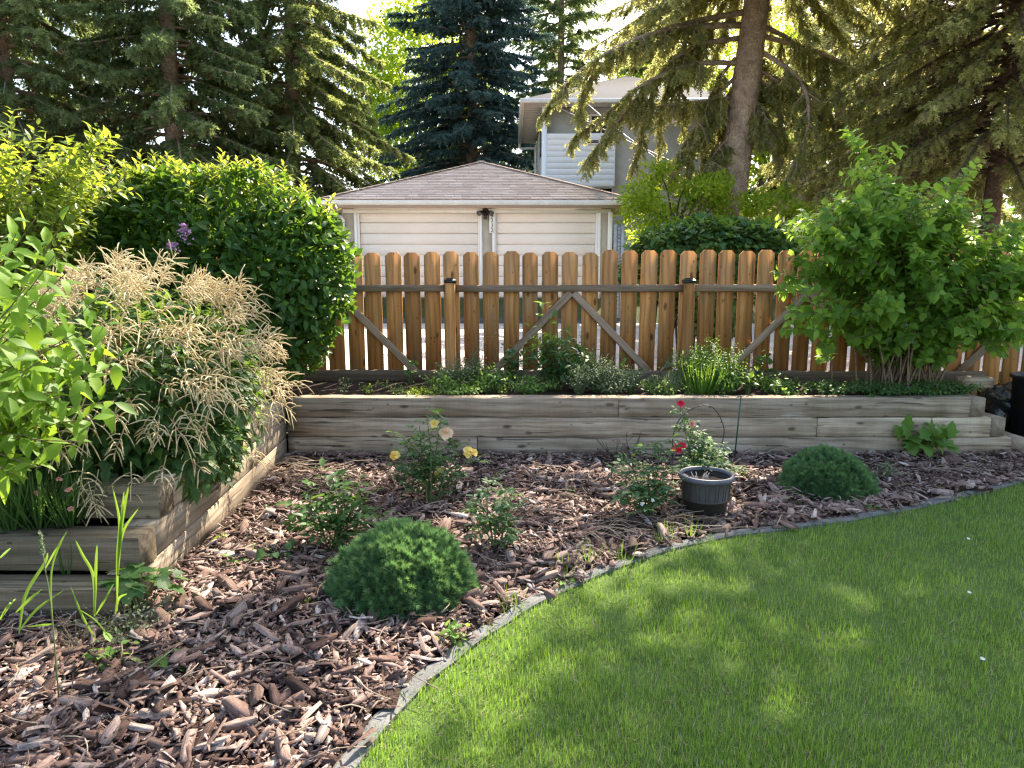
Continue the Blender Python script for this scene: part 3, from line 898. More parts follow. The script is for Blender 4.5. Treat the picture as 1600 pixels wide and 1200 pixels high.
# roof: pyramid hip with lapped shingles
ov = 0.38
ex0, ex1, ey0, ey1 = gx0 - ov, gx1 + ov, GY - ov, GY + GD + ov
ez = gp(750, 311, ey0)[2]
apex = np.array([gp(752, 253, 19.35)[0], (ey0 + ey1) / 2, gp(752, 253, 19.35)[2]])
corners = [np.array([ex0, ey0, ez]), np.array([ex1, ey0, ez]), np.array([ex1, ey1, ez]), np.array([ex0, ey1, ez])]
r_ = MB()
for i in range(4):
    r_.add([corners[i] - [0, 0, 0.012], corners[(i + 1) % 4] - [0, 0, 0.012], apex - [0, 0, 0.012]], [(0, 1, 2)])
r_.box((ex0 + 0.02, ey0 + 0.02, ez - 0.16), (ex1 - 0.02, ey1 - 0.02, ez - 0.10))
roof = r_.build('roof', M['shingle'], garage)
sh = MB()
for i in range(4):
    A, B = corners[i], corners[(i + 1) % 4]
    rows = 24 if i != 2 else 6
    e = (B - A); elen = np.linalg.norm(e); e = e / elen
    mid = (A + B) / 2
    up_ = apex - mid
    nrm = np.cross(e, up_); nrm /= np.linalg.norm(nrm)
    for r in range(rows):
        t0, t1 = r / rows, (r + 1.25) / rows
        t1 = min(t1, 1.0)
        L0, L1 = A + (apex - A) * t0, A + (apex - A) * t1
        R0, R1 = B + (apex - B) * t0, B + (apex - B) * t1
        wid = np.linalg.norm(R0 - L0)
        x = -random.uniform(0, 0.3)
        while x < wid:
            w = random.choice((0.16, 0.24, 0.32, 0.40))
            a0, a1 = max(x, 0), min(x + w - 0.008, wid)
            x += w
            if a1 - a0 < 0.03:
                continue
            s = np.linalg.norm(R1 - L1)
            off = (wid - s) / 2
            b0, b1 = min(max(a0, off), wid - off), min(max(a1, off), wid - off)
            lift = random.uniform(0.013, 0.019)
            p0, p1 = L0 + e * a0, L0 + e * a1
            q0 = L0 + (up_ * (t1 - t0)) + e * b0
            q1 = L0 + (up_ * (t1 - t0)) + e * b1
            Vs = [p0 + nrm * lift, p1 + nrm * lift, q1 + nrm * 0.004, q0 + nrm * 0.004, p0, p1]
            sh.add(Vs, [(0, 1, 2), (0, 2, 3), (4, 5, 1), (4, 1, 0)])
stuff(sh.build('shingle', M['shingle'], garage))
hc = MB()
for i in range(4):
    A = corners[i]
    n = 22
    for k in range(n):
        p, q = A + (apex - A) * (k / n), A + (apex - A) * ((k + 1.15) / n)
        hc.bar(p + np.array([0, 0, 0.026]), q + np.array([0, 0, 0.016]), 0.20, 0.012, b=0.003)
hc.build('hip_cap', M['shingle'], garage)
f = MB()
f.box((ex0 + 0.03, ey0 + 0.03, ez - 0.155), (ex1 - 0.03, ey0 + 0.055, ez - 0.015))
f.box((ex0 + 0.03, ey0 + 0.057, ez - 0.155), (ex0 + 0.055, ey1 - 0.03, ez - 0.015))
f.box((ex1 - 0.055, ey0 + 0.057, ez - 0.155), (ex1 - 0.03, ey1 - 0.03, ez - 0.015))
f.box((gx0 + 0.03, GY - 0.022, gtop - 0.12), (gx1 - 0.03, GY - 0.002, gtop - 0.03))
f.build('fascia', M['trim'], garage)
gt = MB()
zc = ez - 0.075
sec = np.array([(-0.115, 0.045), (-0.125, 0.045), (-0.125, 0.02), (-0.105, -0.045), (-0.085, -0.062), (0.0, -0.062), (0.0, 0.03), (-0.006, 0.03), (-0.006, -0.052), (-0.08, -0.052), (-0.096, -0.040), (-0.115, 0.02)])
n = len(sec)
Vg = [(ex0 - 0.06, ey0 + 0.027 + a, zc + c) for a, c in sec] + [(ex1 + 0.06, ey0 + 0.027 + a, zc + c) for a, c in sec]
Tg = []
for i in range(n):
    j = (i + 1) % n
    Tg += [(i, j, n + j), (i, n + j, n + i)]
gt.add(Vg, Tg)
for xe in (ex0 - 0.06, ex1 + 0.06):
    gt.box((xe - 0.003, ey0 - 0.095, zc - 0.06), (xe + 0.003, ey0 + 0.027, zc + 0.044))
gt.build('gutter', M['gutter'], garage)
dpx = [(514, 324, ey0 - 0.04), (514, 330, ey0 - 0.03), (518, 335, ey0 + 0.02), (531, 338, GY - 0.10), (536, 344, GY - 0.05), (537, 352, GY - 0.045), (538, 462, GY - 0.045)]
dn = MB()
dn.tube(curve(np.array([at(a, c, y) for a, c, y in dpx]), 26), 0.036, 8)
dn.build('downspout', M['gutter'], garage, True)
# floodlight and house numbers under the eave between the doors
fl = thing('floodlight', 'dark bronze twin floodlight with motion sensor under the garage eave', 'lamp', at(759, 333, GY - 0.05))
c0 = at(758.5, 331, GY - 0.03)
m_ = MB()
m_.add(*lathe([(0.0, 0.0), (0.085, 0.0), (0.085, 0.03), (0.05, 0.055), (0.0, 0.06)], 16, (0, 0, 0)))
V, T, R_ = m_.data()
V = np.column_stack([V[:, 0], -V[:, 2], V[:, 1]]) + c0 + np.array([0, 0.028, 0])
add_obj('base', mesh_np('base', V - wloc(fl), T[:, [0, 2, 1]], M['lamp'], False), fl, wloc(fl))
for sg in (-1, 1):
    arm = MB()
    arm.tube([c0 + np.array([sg * 0.03, -0.03, 0]), c0 + np.array([sg * 0.07, -0.07, 0.01]), c0 + np.array([sg * 0.10, -0.09, -0.01])], 0.014, 6)
    arm.build('arm', M['lamp'], fl)
    V, T = lathe([(0.0, 0.0), (0.03, 0.0), (0.038, 0.03), (0.055, 0.08), (0.062, 0.11), (0.056, 0.11), (0.0, 0.095)], 14)
    X = np.array([sg * 0.55, -0.72, -0.42]); X /= np.linalg.norm(X)
    Rm = frames(X[None], UP[None].copy())[0]
    V = V[:, [2, 0, 1]] @ Rm.T + c0 + np.array([sg * 0.085, -0.075, 0.0])
    head = add_obj('lamp_head', mesh_np('lamp_head', V - wloc(fl), T, M['lamp'], False), fl, wloc(fl))
    V, T = lathe([(0.0, 0.0), (0.054, 0.0), (0.054, 0.006), (0.0, 0.006)], 14)
    V = (V + np.array([0, 0, 0.106]))[:, [2, 0, 1]] @ Rm.T + c0 + np.array([sg * 0.085, -0.075, 0.0])
    add_obj('lens', mesh_np('lens', V - wloc(head), T, M['lens'], False), head, wloc(head))
sn = MB()
sn.box(c0 + np.array([-0.035, -0.12, -0.17]), c0 + np.array([0.035, -0.05, -0.075]), 0.012)
sn.tube([c0 + np.array([0, -0.03, -0.02]), c0 + np.array([0, -0.08, -0.08])], 0.016, 6)
sn.build('motion_sensor', M['lamp'], fl)
def letter(ch, px, py, Y, h, mat, parent, name='numeral'):
    tc = bpy.data.curves.new('numeral', 'FONT')
    tc.body = ch
    tc.size = h / 0.7
    tc.extrude = 0.006
    tc.align_x = 'CENTER'
    to = bpy.data.objects.new('numeral', tc)
    COL.objects.link(to)
    bpy.context.view_layer.update()
    me = bpy.data.meshes.new_from_object(to.evaluated_get(bpy.context.evaluated_depsgraph_get()))
    bpy.data.objects.remove(to)
    me.materials.clear()
    me.materials.append(mat)
    o = add_obj(name, me, parent, at(px, py, Y))
    o.rotation_euler = (rad(90), 0, 0)
num = thing('house_number', 'black vertical house number 9232 on the pale trim beside the right garage door', 'sign', at(769, 345, GY - 0.03))
plate = MB()
plate.box(np.array([at(764.5, 345, GY)[0], GY - 0.033, at(768, 364.5, GY)[2]]), np.array([at(773.2, 345, GY)[0], GY - 0.021, at(768, 335, GY)[2]]), 0.003)
plate.build('number_board', M['trim'], num)
for ch, py in (('9', 340.5), ('2', 347.2), ('3', 355.2), ('2', 362.6)):
    letter(ch, 768.8, py, GY - 0.037, 0.088, M['lamp'], num)

# ------------------------------------------------------------------ two storey house behind the garage
HY = 22.0
hx = lambda px, py=240, Y=HY: at(px, py, Y)[0]
hz_ = lambda py, Y=HY: at(800, py, Y)[2]
house = thing('house', 'two storey house with white horizontal siding and beige stucco behind the garage', 'house', (hx(980), HY + 3, GZ))
hL, hR, hB = hx(849), hx(1130), 27.0
hT = hz_(168)
w_ = MB()
w_.box((hL, HY, GZ - 0.3), (hR, hB, hT))
w_.build('wall', M['stucco_grey'], house)
def sidings(x0, x1, z0, z1, n, Y, name='siding_board'):
    h = (z1 - z0) / n
    for i in range(n):
        z = z0 + i * h
        s = MB()
        s.add([(x0, Y - 0.013, z + h), (x1, Y - 0.013, z + h), (x0, Y - 0.018, z + 0.010), (x1, Y - 0.018, z + 0.010), (x0, Y - 0.004, z + 0.004), (x1, Y - 0.004, z + 0.004)],
              [(0, 2, 3), (0, 3, 1), (2, 4, 5), (2, 5, 3)])
        s.build(name, M['siding'], house)
bx0, bx1 = hx(853), hx(957)
bz0, bz1 = hz_(293), hz_(212)
bm_ = MB()
bm_.box((bx0 - 0.01, HY - 0.30, bz0 - 0.02), (bx1 + 0.03, HY - 0.003, bz1))
bm_.build('bay', M['siding'], house)
sidings(bx0, bx1, bz0, bz1, 9, HY - 0.302)
sidings(hx(968, 370), hx(1100, 370), hz_(402), hz_(357), 5, HY)
cb = MB()
cb.box((hx(846), HY - 0.34, GZ), (hx(853.5), HY - 0.002, hT - 0.02), 0.008)
cb.box((bx1 + 0.004, HY - 0.335, bz0), (bx1 + 0.035, HY - 0.301, bz1), 0.004)
cb.build('corner_board', M['siding'], house)
# side wall boards
sh_ = (hT - GZ) / 24
for i in range(24):
    z = GZ + i * sh_
    s = MB()
    s.add([(hL - 0.010, HY + 0.02, z + sh_), (hL - 0.010, hB, z + sh_), (hL - 0.034, HY + 0.02, z + 0.004), (hL - 0.034, hB, z + 0.004), (hL - 0.004, HY + 0.02, z + 0.004), (hL - 0.004, hB, z + 0.004)],
          [(0, 2, 3), (0, 3, 1), (2, 4, 5), (2, 5, 3)])
    s.build('siding_board', M['siding'], house)
def window(x0, x1, z0, z1, Y, parent, fr=0.05):
    f = MB()
    f.box((x0, Y - 0.05, z0), (x1, Y - 0.002, z0 + fr)); f.box((x0, Y - 0.05, z1 - fr), (x1, Y - 0.002, z1))
    f.box((x0, Y - 0.049, z0 + fr + 0.001), (x0 + fr, Y - 0.002, z1 - fr - 0.001)); f.box((x1 - fr, Y - 0.049, z0 + fr + 0.001), (x1, Y - 0.002, z1 - fr - 0.001))
    f.box(((x0 + x1) / 2 - 0.02, Y - 0.045, z0 + fr + 0.001), ((x0 + x1) / 2 + 0.02, Y - 0.002, z1 - fr - 0.001))
    f = f.build('window', M['trim'], parent)
    p = MB()
    p.box((x0 + fr, Y - 0.022, z0 + fr), (x1 - fr, Y - 0.012, z1 - fr))
    p.build('pane', M['glass'], f)
window(hx(921), hx(956), hz_(211) , hz_(179), HY, house)
window(hx(912), hx(956), hz_(229), hz_(221), HY - 0.33, house, 0.03)
window(hx(915), hx(958), hz_(308), hz_(293.8), HY, house, 0.02)  # dark glass added under the bay to stand for the overhang's shade
sw = MB()
sw.box((hL - 0.07, HY + 0.6, hz_(238)), (hL - 0.036, HY + 1.3, hz_(192)))
sw.build('window', M['glass'], house)
# roof with soffit, gutter, downspout
eL, eR, eF, eB = at(818, 160, 21.3)[0], hR + 0.6, 21.3, 27.8
eT = at(818, 154, 21.3)[2]
rf = MB()
ap0, ap1 = np.array([eL + 3.6, (eF + eB) / 2, eT + 1.5]), np.array([eR - 3.2, (eF + eB) / 2, eT + 1.5])
cn = [np.array([eL, eF, eT]), np.array([eR, eF, eT]), np.array([eR, eB, eT]), np.array([eL, eB, eT])]
rf.add(cn + [ap0, ap1], [(0, 1, 5), (0, 5, 4), (1, 2, 5), (2, 3, 4), (2, 4, 5), (3, 0, 4)])
rf.build('roof', M['shingle_dark'], house)
sf = MB()
nb = 28
for i in range(nb):                                 # soffit boards across the overhang
    ya, yb = eF + (eB - eF) * i / nb, eF + (eB - eF) * (i + 1) / nb
    sf.box((eL + 0.02, ya + 0.004, hT + 0.002), (hL - 0.04 if ya > HY - 0.1 else hR, yb - 0.008, hT + 0.022))
sf.build('soffit', M['soffit'], house)
fs = MB()
fs.box((eL, eF, hT - 0.02), (eR, eF + 0.025, eT - 0.004)); fs.box((eL, eF + 0.027, hT - 0.02), (eL + 0.025, eB, eT - 0.004))
fs.build('fascia', M['trim'], house)
gu = MB()
gu.box((eL - 0.11, eF - 0.11, eT - 0.13), (eR, eF - 0.003, eT - 0.01), 0.02)
gu.box((eL - 0.11, eF + 0.0, eT - 0.13), (eL - 0.003, eB, eT - 0.01), 0.02)
gu.build('gutter', M['gutter'], house)
ds = MB()
ds.tube(curve(np.array([(eL - 0.05, eB - 0.1, eT - 0.1), (eL + 0.0, eB - 0.15, eT - 0.3), (hL - 0.12, hB - 0.1, hT - 0.35), (hL - 0.08, hB - 0.06, hT - 0.7), (hL - 0.08, hB - 0.06, GZ)]), 22), 0.045, 8)
ds.build('downspout', M['gutter'], house, True)

# low beige outbuilding on the right, far behind the big shrub
ob = thing('shed', 'low beige outbuilding with dark roof and chimney glimpsed above the big shrub', 'shed', at(1330, 300, 26) * np.array([1, 1, 0]) + np.array([0, 0, GZ]))
OY = 26.0
ox0, ox1 = at(1256, 280, OY)[0], at(1470, 280, OY)[0]
oz = at(1280, 287, OY)[2]
m_ = MB(); m_.box((ox0, OY, GZ - 0.2), (ox1, OY + 5, oz)); m_.build('wall', M['stucco'], ob)
m_ = MB(); m_.box((ox0 - 0.35, OY - 0.4, oz), (ox1 + 0.3, OY - 0.36, oz + 0.28)); m_.box((ox0 - 0.35, OY - 0.36, oz + 0.001), (ox1 + 0.3, OY - 0.1, oz + 0.03)); m_.build('fascia', M['trim'], ob)
m_ = MB()
ra, rb = ox0 - 0.4, ox1 + 0.35
m_.add([(ra, OY - 0.45, oz + 0.25), (rb, OY - 0.45, oz + 0.25), (rb, OY + 5.4, oz + 0.25), (ra, OY + 5.4, oz + 0.25), (ra + 1.2, OY + 2.5, oz + 0.95), (rb - 1.2, OY + 2.5, oz + 0.95)],
       [(0, 1, 5), (0, 5, 4), (1, 2, 5), (2, 3, 4), (2, 4, 5), (3, 0, 4)])
orf = m_.build('roof', M['shingle_dark'], ob)
m_ = MB(); ch = at(1279, 260, 27.6); m_.box((ch[0] - 0.14, 27.4, oz + 0.3), (ch[0] + 0.16, 27.8, at(1279, 206, 27.6)[2]), 0.02); m_.build('chimney', M['stucco'], orf)

# weathered panel between two short posts beside the garage
gpn = thing('gate_post_panel', 'weathered grey metal panel between two short posts beside the garage', 'gate', at(968, 400, 15.2) * np.array([1, 1, 0]) + np.array([0, 0, 0.5]))
for pxa, pya in ((962.0, 350), (973.5, 353)):
    p = at(pxa, pya, 15.2)
    m_ = MB(); m_.box((p[0] - 0.035, 15.17, 0.5), (p[0] + 0.035, 15.24, p[2]), 0.008); m_.build('post', M['galv'], gpn)
a, c = at(964.6, 354, 15.2), at(970.9, 354, 15.2)
m_ = MB()
for k in range(24):
    z = 0.55 + (a[2] - 0.55) * k / 24
    m_.box((a[0], 15.195, z), (c[0], 15.205 + 0.006 * (k % 2), z + (a[2] - 0.55) / 24 - 0.004))
m_.build('panel', M['galv'], gpn)

# black bin and bag at the right edge, behind the wall return
pb = at(1618, 690, 6.15)
bx = pb[0]
bin_ = thing('garden_bin', 'tall black plastic garden bin at the right end of the timber wall', 'bin', (bx, 6.2, 0.06))
V, T = lathe([(0.0, 0.0), (0.17, 0.0), (0.195, 0.52), (0.215, 0.525), (0.22, 0.55), (0.20, 0.555), (0.185, 0.54), (0.165, 0.03), (0.0, 0.03)], 28, (bx, 6.2, 0.06))
add_obj('bin_body', mesh_np('bin_body', V - wloc(bin_), T, M['black'], True), bin_, wloc(bin_))
bag = thing('plastic_bag', 'slumped black plastic bag between the bin and the timber wall return', 'bag', (at(1562, 650, 6.6)[0], 6.6, 0.06))
n = 26
V = []
for i in range(n):
    for j in range(n):
        th, ph = math.pi * i / (n - 1), 2 * math.pi * j / n
        d = np.array([math.sin(th) * math.cos(ph), math.sin(th) * math.sin(ph), math.cos(th)])
        k = 1 + 0.13 * lump(d, 4.1) + 0.07 * lump(d, 9.5)
        V.append(d * k * np.array([0.30, 0.26, 0.22]))
V = np.array(V) + np.array([bag.location.x + 0.08, 6.55, 0.26])
T = []
for i in range(n - 1):
    for j in range(n):
        a0, a1 = i * n + j, i * n + (j + 1) % n
        T += [(a0, a0 + n, a1 + n), (a0, a1 + n, a1)]
add_obj('bag_body', mesh_np('bag_body', V - wloc(bag), T, M['bag'], True), bag, wloc(bag))

# thin overhead cables
for lab, pts in (('thin overhead cable slanting from the house eave down towards the spruce trunk', [(868, 166, 21.2), (985, 222, 19), (1135, 292, 17.2)]),
                 ('second overhead cable in front of the upper house window', [(915, 160, 21.2), (975, 210, 19), (1140, 330, 17.2)])):
    c_ = MB()
    c_.tube(curve(np.array([at(*p) for p in pts]), 12), 0.011, 5)
    o = c_.build('overhead_cable', M['galv'])
    o['label'], o['category'], o['group'] = lab, 'cable', 'overhead cables by the house'

# ------------------------------------------------------------------ trees
def spruce(label, base, H, r0, z0, nb, mat, seed, bark='bark', tr=0.25, group=None, dens=16.0, droop=0.5, dead=0.25, tw=0.5, lean=(0, 0), extra=(), zmax=None, cat='spruce tree', fine=False, hang=0.35):
    r = np.random.default_rng(seed)
    base = np.asarray(base, float)
    t = thing('spruce_tree', label, cat, base, group)
    zs = np.linspace(0, 1, 14)
    ax = np.column_stack([lean[0] * zs + 0.06 * np.sin(zs * 9 + seed), lean[1] * zs + 0.06 * np.cos(zs * 7 + seed), zs * H]) + base
    rr = tr * (1 - zs) ** 0.8 + 0.02
    rr[0] *= 1.25
    V, T = tube(ax, rr, 18)
    c = np.repeat(ax, 18, axis=0)
    V = c + (V - c) * (1 + 0.07 * lump(V, 9.0))[:, None]
    add_obj('trunk', mesh_np('trunk', V - wloc(t), T, M[bark], True), t, wloc(t))
    def axis_at(z):
        k = np.clip((z - base[2]) / H, 0, 1)
        return base + np.array([lean[0] * k, lean[1] * k, 0]) + np.array([0, 0, k * H])
    lines = []
    zv = min(H, (CAMZ - base[2]) + 0.43 * base[1])      # branches above the frame's top edge are built more sparsely
    nlow = nb if zv > z0 else 0
    for i in range(nlow + nb // 3):
        if i < nlow:
            h = z0 + (zv - z0) * (i + r.uniform(0, 1)) / nlow
        else:
            lo = max(zv, z0)
            h = lo + (H - lo) * ((i - nlow + r.uniform(0, 1)) / (nb // 3)) ** 1.15
        u = (h - z0) / (H - z0)
        L = r0 * ((1 - u) ** 0.75) * r.uniform(0.65, 1.1) + 0.25
        a = i * 2.399 + r.uniform(-0.3, 0.3)
        k = np.linspace(0, 1, 8)
        rise = (0.25 if u > 0.5 else 0.05) + r.uniform(-0.1, 0.1)
        zc = L * (rise * k - droop * k * k + 0.62 * droop * np.maximum(k - 0.55, 0) ** 2 * 2.2)
        d = np.array([math.cos(a), math.sin(a), 0])
        lines.append(axis_at(base[2] + h) + d * (k * L)[:, None] + UP * zc[:, None])
    for e in extra:                                     # hand placed boughs: flat drooping sprays of side branchlets
        ln = curve(np.asarray(e, float), 12)
        lines.append(ln)
        for q in range(13):
            i0 = 2 + int(9 * q / 13)
            tn = unit(ln[min(i0 + 1, 11)] - ln[i0 - 1])
            sd = unit(np.cross(tn, UP)) * (1 if q % 2 else -1)
            l_ = r.uniform(0.22, 0.62) * (1.1 - 0.5 * q / 13)
            k = np.linspace(0, 1, 6)[:, None]
            lines.append(ln[i0] + (sd * r.uniform(0.5, 0.9) + tn * r.uniform(0.2, 0.6)) * l_ * k - UP * (l_ * r.uniform(0.3, 0.9)) * k ** 2)
    bm = MB()
    P, D, U, Z, P2, D2, U2, Z2 = [], [], [], [], [], [], [], []
    for ln in lines:
        seg = np.linalg.norm(np.diff(ln, axis=0), axis=1).sum()
        k = len(ln)
        bm.tube(ln, np.linspace(0.018 + 0.011 * seg, 0.006, k), 5, cap=False)
        n = max(6, int(seg * dens))
        tt = r.uniform(0.12, 1.0, n) ** 0.8
        f = tt * (k - 1)
        i0 = np.minimum(f.astype(int), k - 2)
        p = ln[i0] + (ln[i0 + 1] - ln[i0]) * (f - i0)[:, None]
        tan = unit(ln[i0 + 1] - ln[i0])
        side = unit(np.cross(tan, UP)) * np.where(r.random(n) < 0.5, 1, -1)[:, None]
        hg = r.random(n) < hang
        d = tan * r.uniform(0.3, 0.9, n)[:, None] + side * r.uniform(0.3, 1.0, n)[:, None] - UP * np.where(hg, r.uniform(0.9, 1.9, n), r.uniform(-0.1, 0.5, n))[:, None]
        sz = tw * r.uniform(0.6, 1.25, n) * (1.1 - 0.45 * tt)
        dd = r.random(n) < dead * (1.5 - 1.4 * tt)
        P.append(p[~dd]); D.append(d[~dd]); U.append(UP + 0.3 * r.normal(size=(int((~dd).sum()), 3))); Z.append(sz[~dd])
        P2.append(p[dd]); D2.append(d[dd] - UP * 0.4); U2.append(UP + 0.3 * r.normal(size=(int(dd.sum()), 3))); Z2.append(sz[dd] * 0.85)
        # tip tuft
    stuff(bm.build('branch', M[bark], t, True))
    tm = SPRIG_FINE if fine else SPRIG
    cloud('crown', tm, np.vstack(P), np.vstack(D), np.vstack(U), np.concatenate(Z), M[mat], t)
    if sum(len(x) for x in P2):
        stuff(cloud('dead_twig', SPRIG_FINE, np.vstack(P2), np.vstack(D2), np.vstack(U2), np.concatenate(Z2), M['deadtwig'], t))
    return t

def deciduous(label, base, H, rad3, nclump, nleaf, lsize, mat, seed, group=None, name='leafy_tree', cat='tree', bark='stem_dark', tr=0.12, cz=0.62, tm=None, limbs=7):
    r = np.random.default_rng(seed)
    base = np.asarray(base, float)
    t = thing(name, label, cat, base, group)
    c = base + UP * H * cz
    d = unit(r.normal(size=(nclump, 3)))
    cl = c + d * np.asarray(rad3) * (r.uniform(0.25, 1.0, nclump) ** 0.5)[:, None]
    b = MB()
    top = base + UP * H * 0.55 + np.append(r.normal(0, 0.1, 2), 0)
    b.tube(curve([base, base + UP * H * 0.25 + np.append(r.normal(0, 0.08, 2), 0), top], 8), np.linspace(tr, tr * 0.55, 8), 8)
    b.build('trunk', M[bark], t, True)
    lm = MB()
    for i in range(limbs * 3):
        q = cl[r.integers(nclump)]
        s = base + UP * H * r.uniform(0.2, 0.5)
        m = (s + q) / 2 + UP * 0.15 * np.linalg.norm(q - s) + r.normal(0, 0.1, 3)
        lm.tube(curve([s, m, q], 8), np.linspace(tr * 0.4, 0.012, 8), 5, cap=False)
    stuff(lm.build('limb', M[bark], t, True))
    ncl = r.integers(0, nclump, nleaf)
    rs = r.uniform(0.7, 1.3, nclump)[ncl]
    p = cl[ncl] + unit(r.normal(size=(nleaf, 3))) * (r.random(nleaf) ** 0.5 * np.mean(rad3) * 0.36 * rs)[:, None] * np.array([1, 1, 0.65])
    dd = r.normal(size=(nleaf, 3)) + unit(p - c) * 0.8 - UP * 0.2
    uu = UP + 0.6 * r.normal(size=(nleaf, 3))
    cloud('crown', tm or L_QUICK, p, dd, uu, lsize * r.uniform(0.7, 1.25, nleaf), M[mat], t)
    return t

GS = 'spruces beyond the alley'
def onyard(px, Y, z=GZ):
    return np.array([at(px, 400, Y)[0], Y, z])
# the big spruce whose trunk shows right of the house; its drooping boughs read off the photograph
Y1 = 16.6
bl = lambda pts, dy=0.0: [at(a, b, Y1 + 0.05 + (dy - 0.35) * min(1.0, i / 2.0)) for i, (a, b) in enumerate(pts)]
boughs = [bl([(1158, 60), (1095, 70), (1035, 110), (1012, 170), (1000, 225), (984, 268)], 0.0),
          bl([(1160, 100), (1085, 100), (1005, 132), (950, 175), (905, 206), (893, 220)], -0.4),
          bl([(1030, 118), (985, 165), (945, 215), (912, 254)], -0.6),
          bl([(1160, 40), (1050, 45), (950, 82), (880, 135), (842, 188)], -0.9),
          bl([(1160, 20), (1060, 40), (965, 80), (915, 135), (903, 196)], -0.5),
          bl([(1150, 152), (1100, 158), (1030, 166), (975, 182)], 0.2),
          bl([(1148, 168), (1100, 195), (1062, 235), (1050, 275)], 0.3),
          bl([(1150, 120), (1110, 160), (1085, 215), (1078, 285)], 0.1),
          bl([(1150, 90), (1120, 130), (1105, 190), (1098, 260)], 0.5),
          bl([(1145, 210), (1120, 235), (1108, 262), (1100, 280)], -0.2),
          bl([(1170, 100), (1235, 140), (1290, 178), (1312, 196)], -0.2),
          bl([(1172, 70), (1245, 120), (1264, 180), (1245, 250), (1222, 292)], -1.0),
          bl([(1172, 110), (1210, 150), (1222, 210), (1216, 255)], 0.2),
          bl([(1170, 140), (1195, 180), (1200, 230)], -0.3),
          bl([(1150, 60), (1075, 80), (1040, 150), (1030, 240)], 0.8),
          bl([(1150, 130), (1128, 170), (1122, 230), (1118, 300)], 0.9),
          bl([(1150, 30), (1090, 60), (1062, 130), (1070, 215)], 0.9),
          bl([(1172, 60), (1200, 110), (1240, 170), (1252, 235)], 0.9),
          bl([(1172, 30), (1260, 80), (1290, 150), (1286, 240)], 0.5),
          bl([(1172, 90), (1188, 150), (1178, 225)], 0.6),
          bl([(1172, 50), (1300, 90), (1380, 150), (1420, 205)], 0.0)]
main_base = onyard(1132, Y1)
spruce('tall spruce with a thick bare scaly trunk standing right of the house', main_base, 17.0, 3.3, 7.2, 70, 'needle_olive', 4, tr=0.375, group=GS, dens=40, droop=0.75, dead=0.25, tw=0.36, lean=(1.0, -0.3), extra=boughs, hang=0.55)
spruce('brownish drooping spruce at the right edge behind the big shrub', onyard(1545, 14.5), 15.0, 3.6, 2.6, 120, 'needle_olive', 5, bark='bark_red', tr=0.17, group=GS, dens=36, droop=0.6, dead=0.5, tw=0.42, hang=0.5)
spruce('dark spruce between the outbuilding and the brownish spruce', onyard(1425, 20.5), 15.0, 3.3, 3.2, 100, 'needle_olive', 6, tr=0.22, group=GS, dens=36, droop=0.6, dead=0.45, tw=0.46, hang=0.5)
spruce('dark green spruce standing highest at the far left edge', onyard(40, 17.5), 15.0, 3.4, 2.2, 110, 'needle_dark', 7, tr=0.24, group=GS, dens=34, droop=0.45, dead=0.2, tw=0.48)
spruce('dark spruce with layered boughs above the lilac bush', onyard(290, 19.0), 16.0, 3.7, 1.2, 120, 'needle_dark', 8, tr=0.26, group=GS, dens=36, droop=0.45, dead=0.2, tw=0.5)
spruce('light green drooping spruce left of the garage roof', onyard(468, 21.5), 16.0, 3.9, 1.0, 125, 'needle', 9, tr=0.26, group=GS, dens=38, droop=0.55, dead=0.16, tw=0.52, hang=0.5)
spruce('blue spruce rising behind the garage roof', onyard(738, 31.0), 19.0, 5.0, 1.0, 230, 'needle_blue', 10, tr=0.28, group=GS, dens=24, droop=0.35, dead=0.05, tw=0.62, hang=0.15)
spruce('tall dark spruce rising behind the left end of the two storey house', onyard(872, 36.0), 20.0, 4.6, 1.0, 150, 'needle_dark', 15, tr=0.28, group=GS, dens=22, droop=0.35, dead=0.05, tw=0.62, hang=0.15)
spruce('tall green spruce rising behind the right end of the two storey house', onyard(1040, 37.0), 20.0, 4.6, 1.0, 150, 'needle', 16, tr=0.28, group=GS, dens=22, droop=0.4, dead=0.05, tw=0.62, hang=0.2)
spruce('pale grey green spruce behind the low outbuilding', onyard(1222, 36.0), 12.0, 3.2, 0.8, 100, 'needle_blue', 12, tr=0.22, group=GS, dens=22, droop=0.35, dead=0.02, tw=0.6, hang=0.15)
spruce('far dark spruce at the left between two nearer ones', onyard(165, 30.0), 15.0, 3.6, 0.8, 100, 'needle_dark', 13, tr=0.24, group=GS, dens=22, droop=0.4, dead=0.1, tw=0.6)
deciduous('bright leafy tree with dark slim trunks between the spruces behind the garage', onyard(672, 38.0), 15.0, (3.6, 2.6, 6.0), 110, 19000, 0.26, 'treeleaf', 21, tr=0.17)
deciduous('bright green leafy small tree between the garage and the spruce trunk', onyard(1055, 15.4, 0.9), 2.9, (1.35, 0.8, 1.0), 48, 6500, 0.115, 'treeleaf', 22, name='small_tree', tr=0.07, cz=0.66, tm=L_QUICK)
deciduous('bright leafy shrub just right of the spruce trunk', onyard(1205, 15.0, 0.9), 2.3, (0.9, 0.7, 0.75), 40, 5200, 0.10, 'treeleaf', 23, name='leafy_shrub', cat='shrub', tr=0.05, cz=0.7)
spruce('drooping brown green spruce just right of the main trunk, farther back', onyard(1300, 24.0), 15.0, 3.3, 3.6, 90, 'needle_olive', 14, tr=0.22, group=GS, dens=28, droop=0.65, dead=0.4, tw=0.5, hang=0.5)
deciduous('dark low shrub in the shade beside the left wall of the garage', onyard(500, 15.2, 0.6), 1.9, (0.7, 0.7, 0.8), 26, 3600, 0.09, 'hedge', 24, name='leafy_shrub', cat='shrub', tr=0.04, cz=0.55)
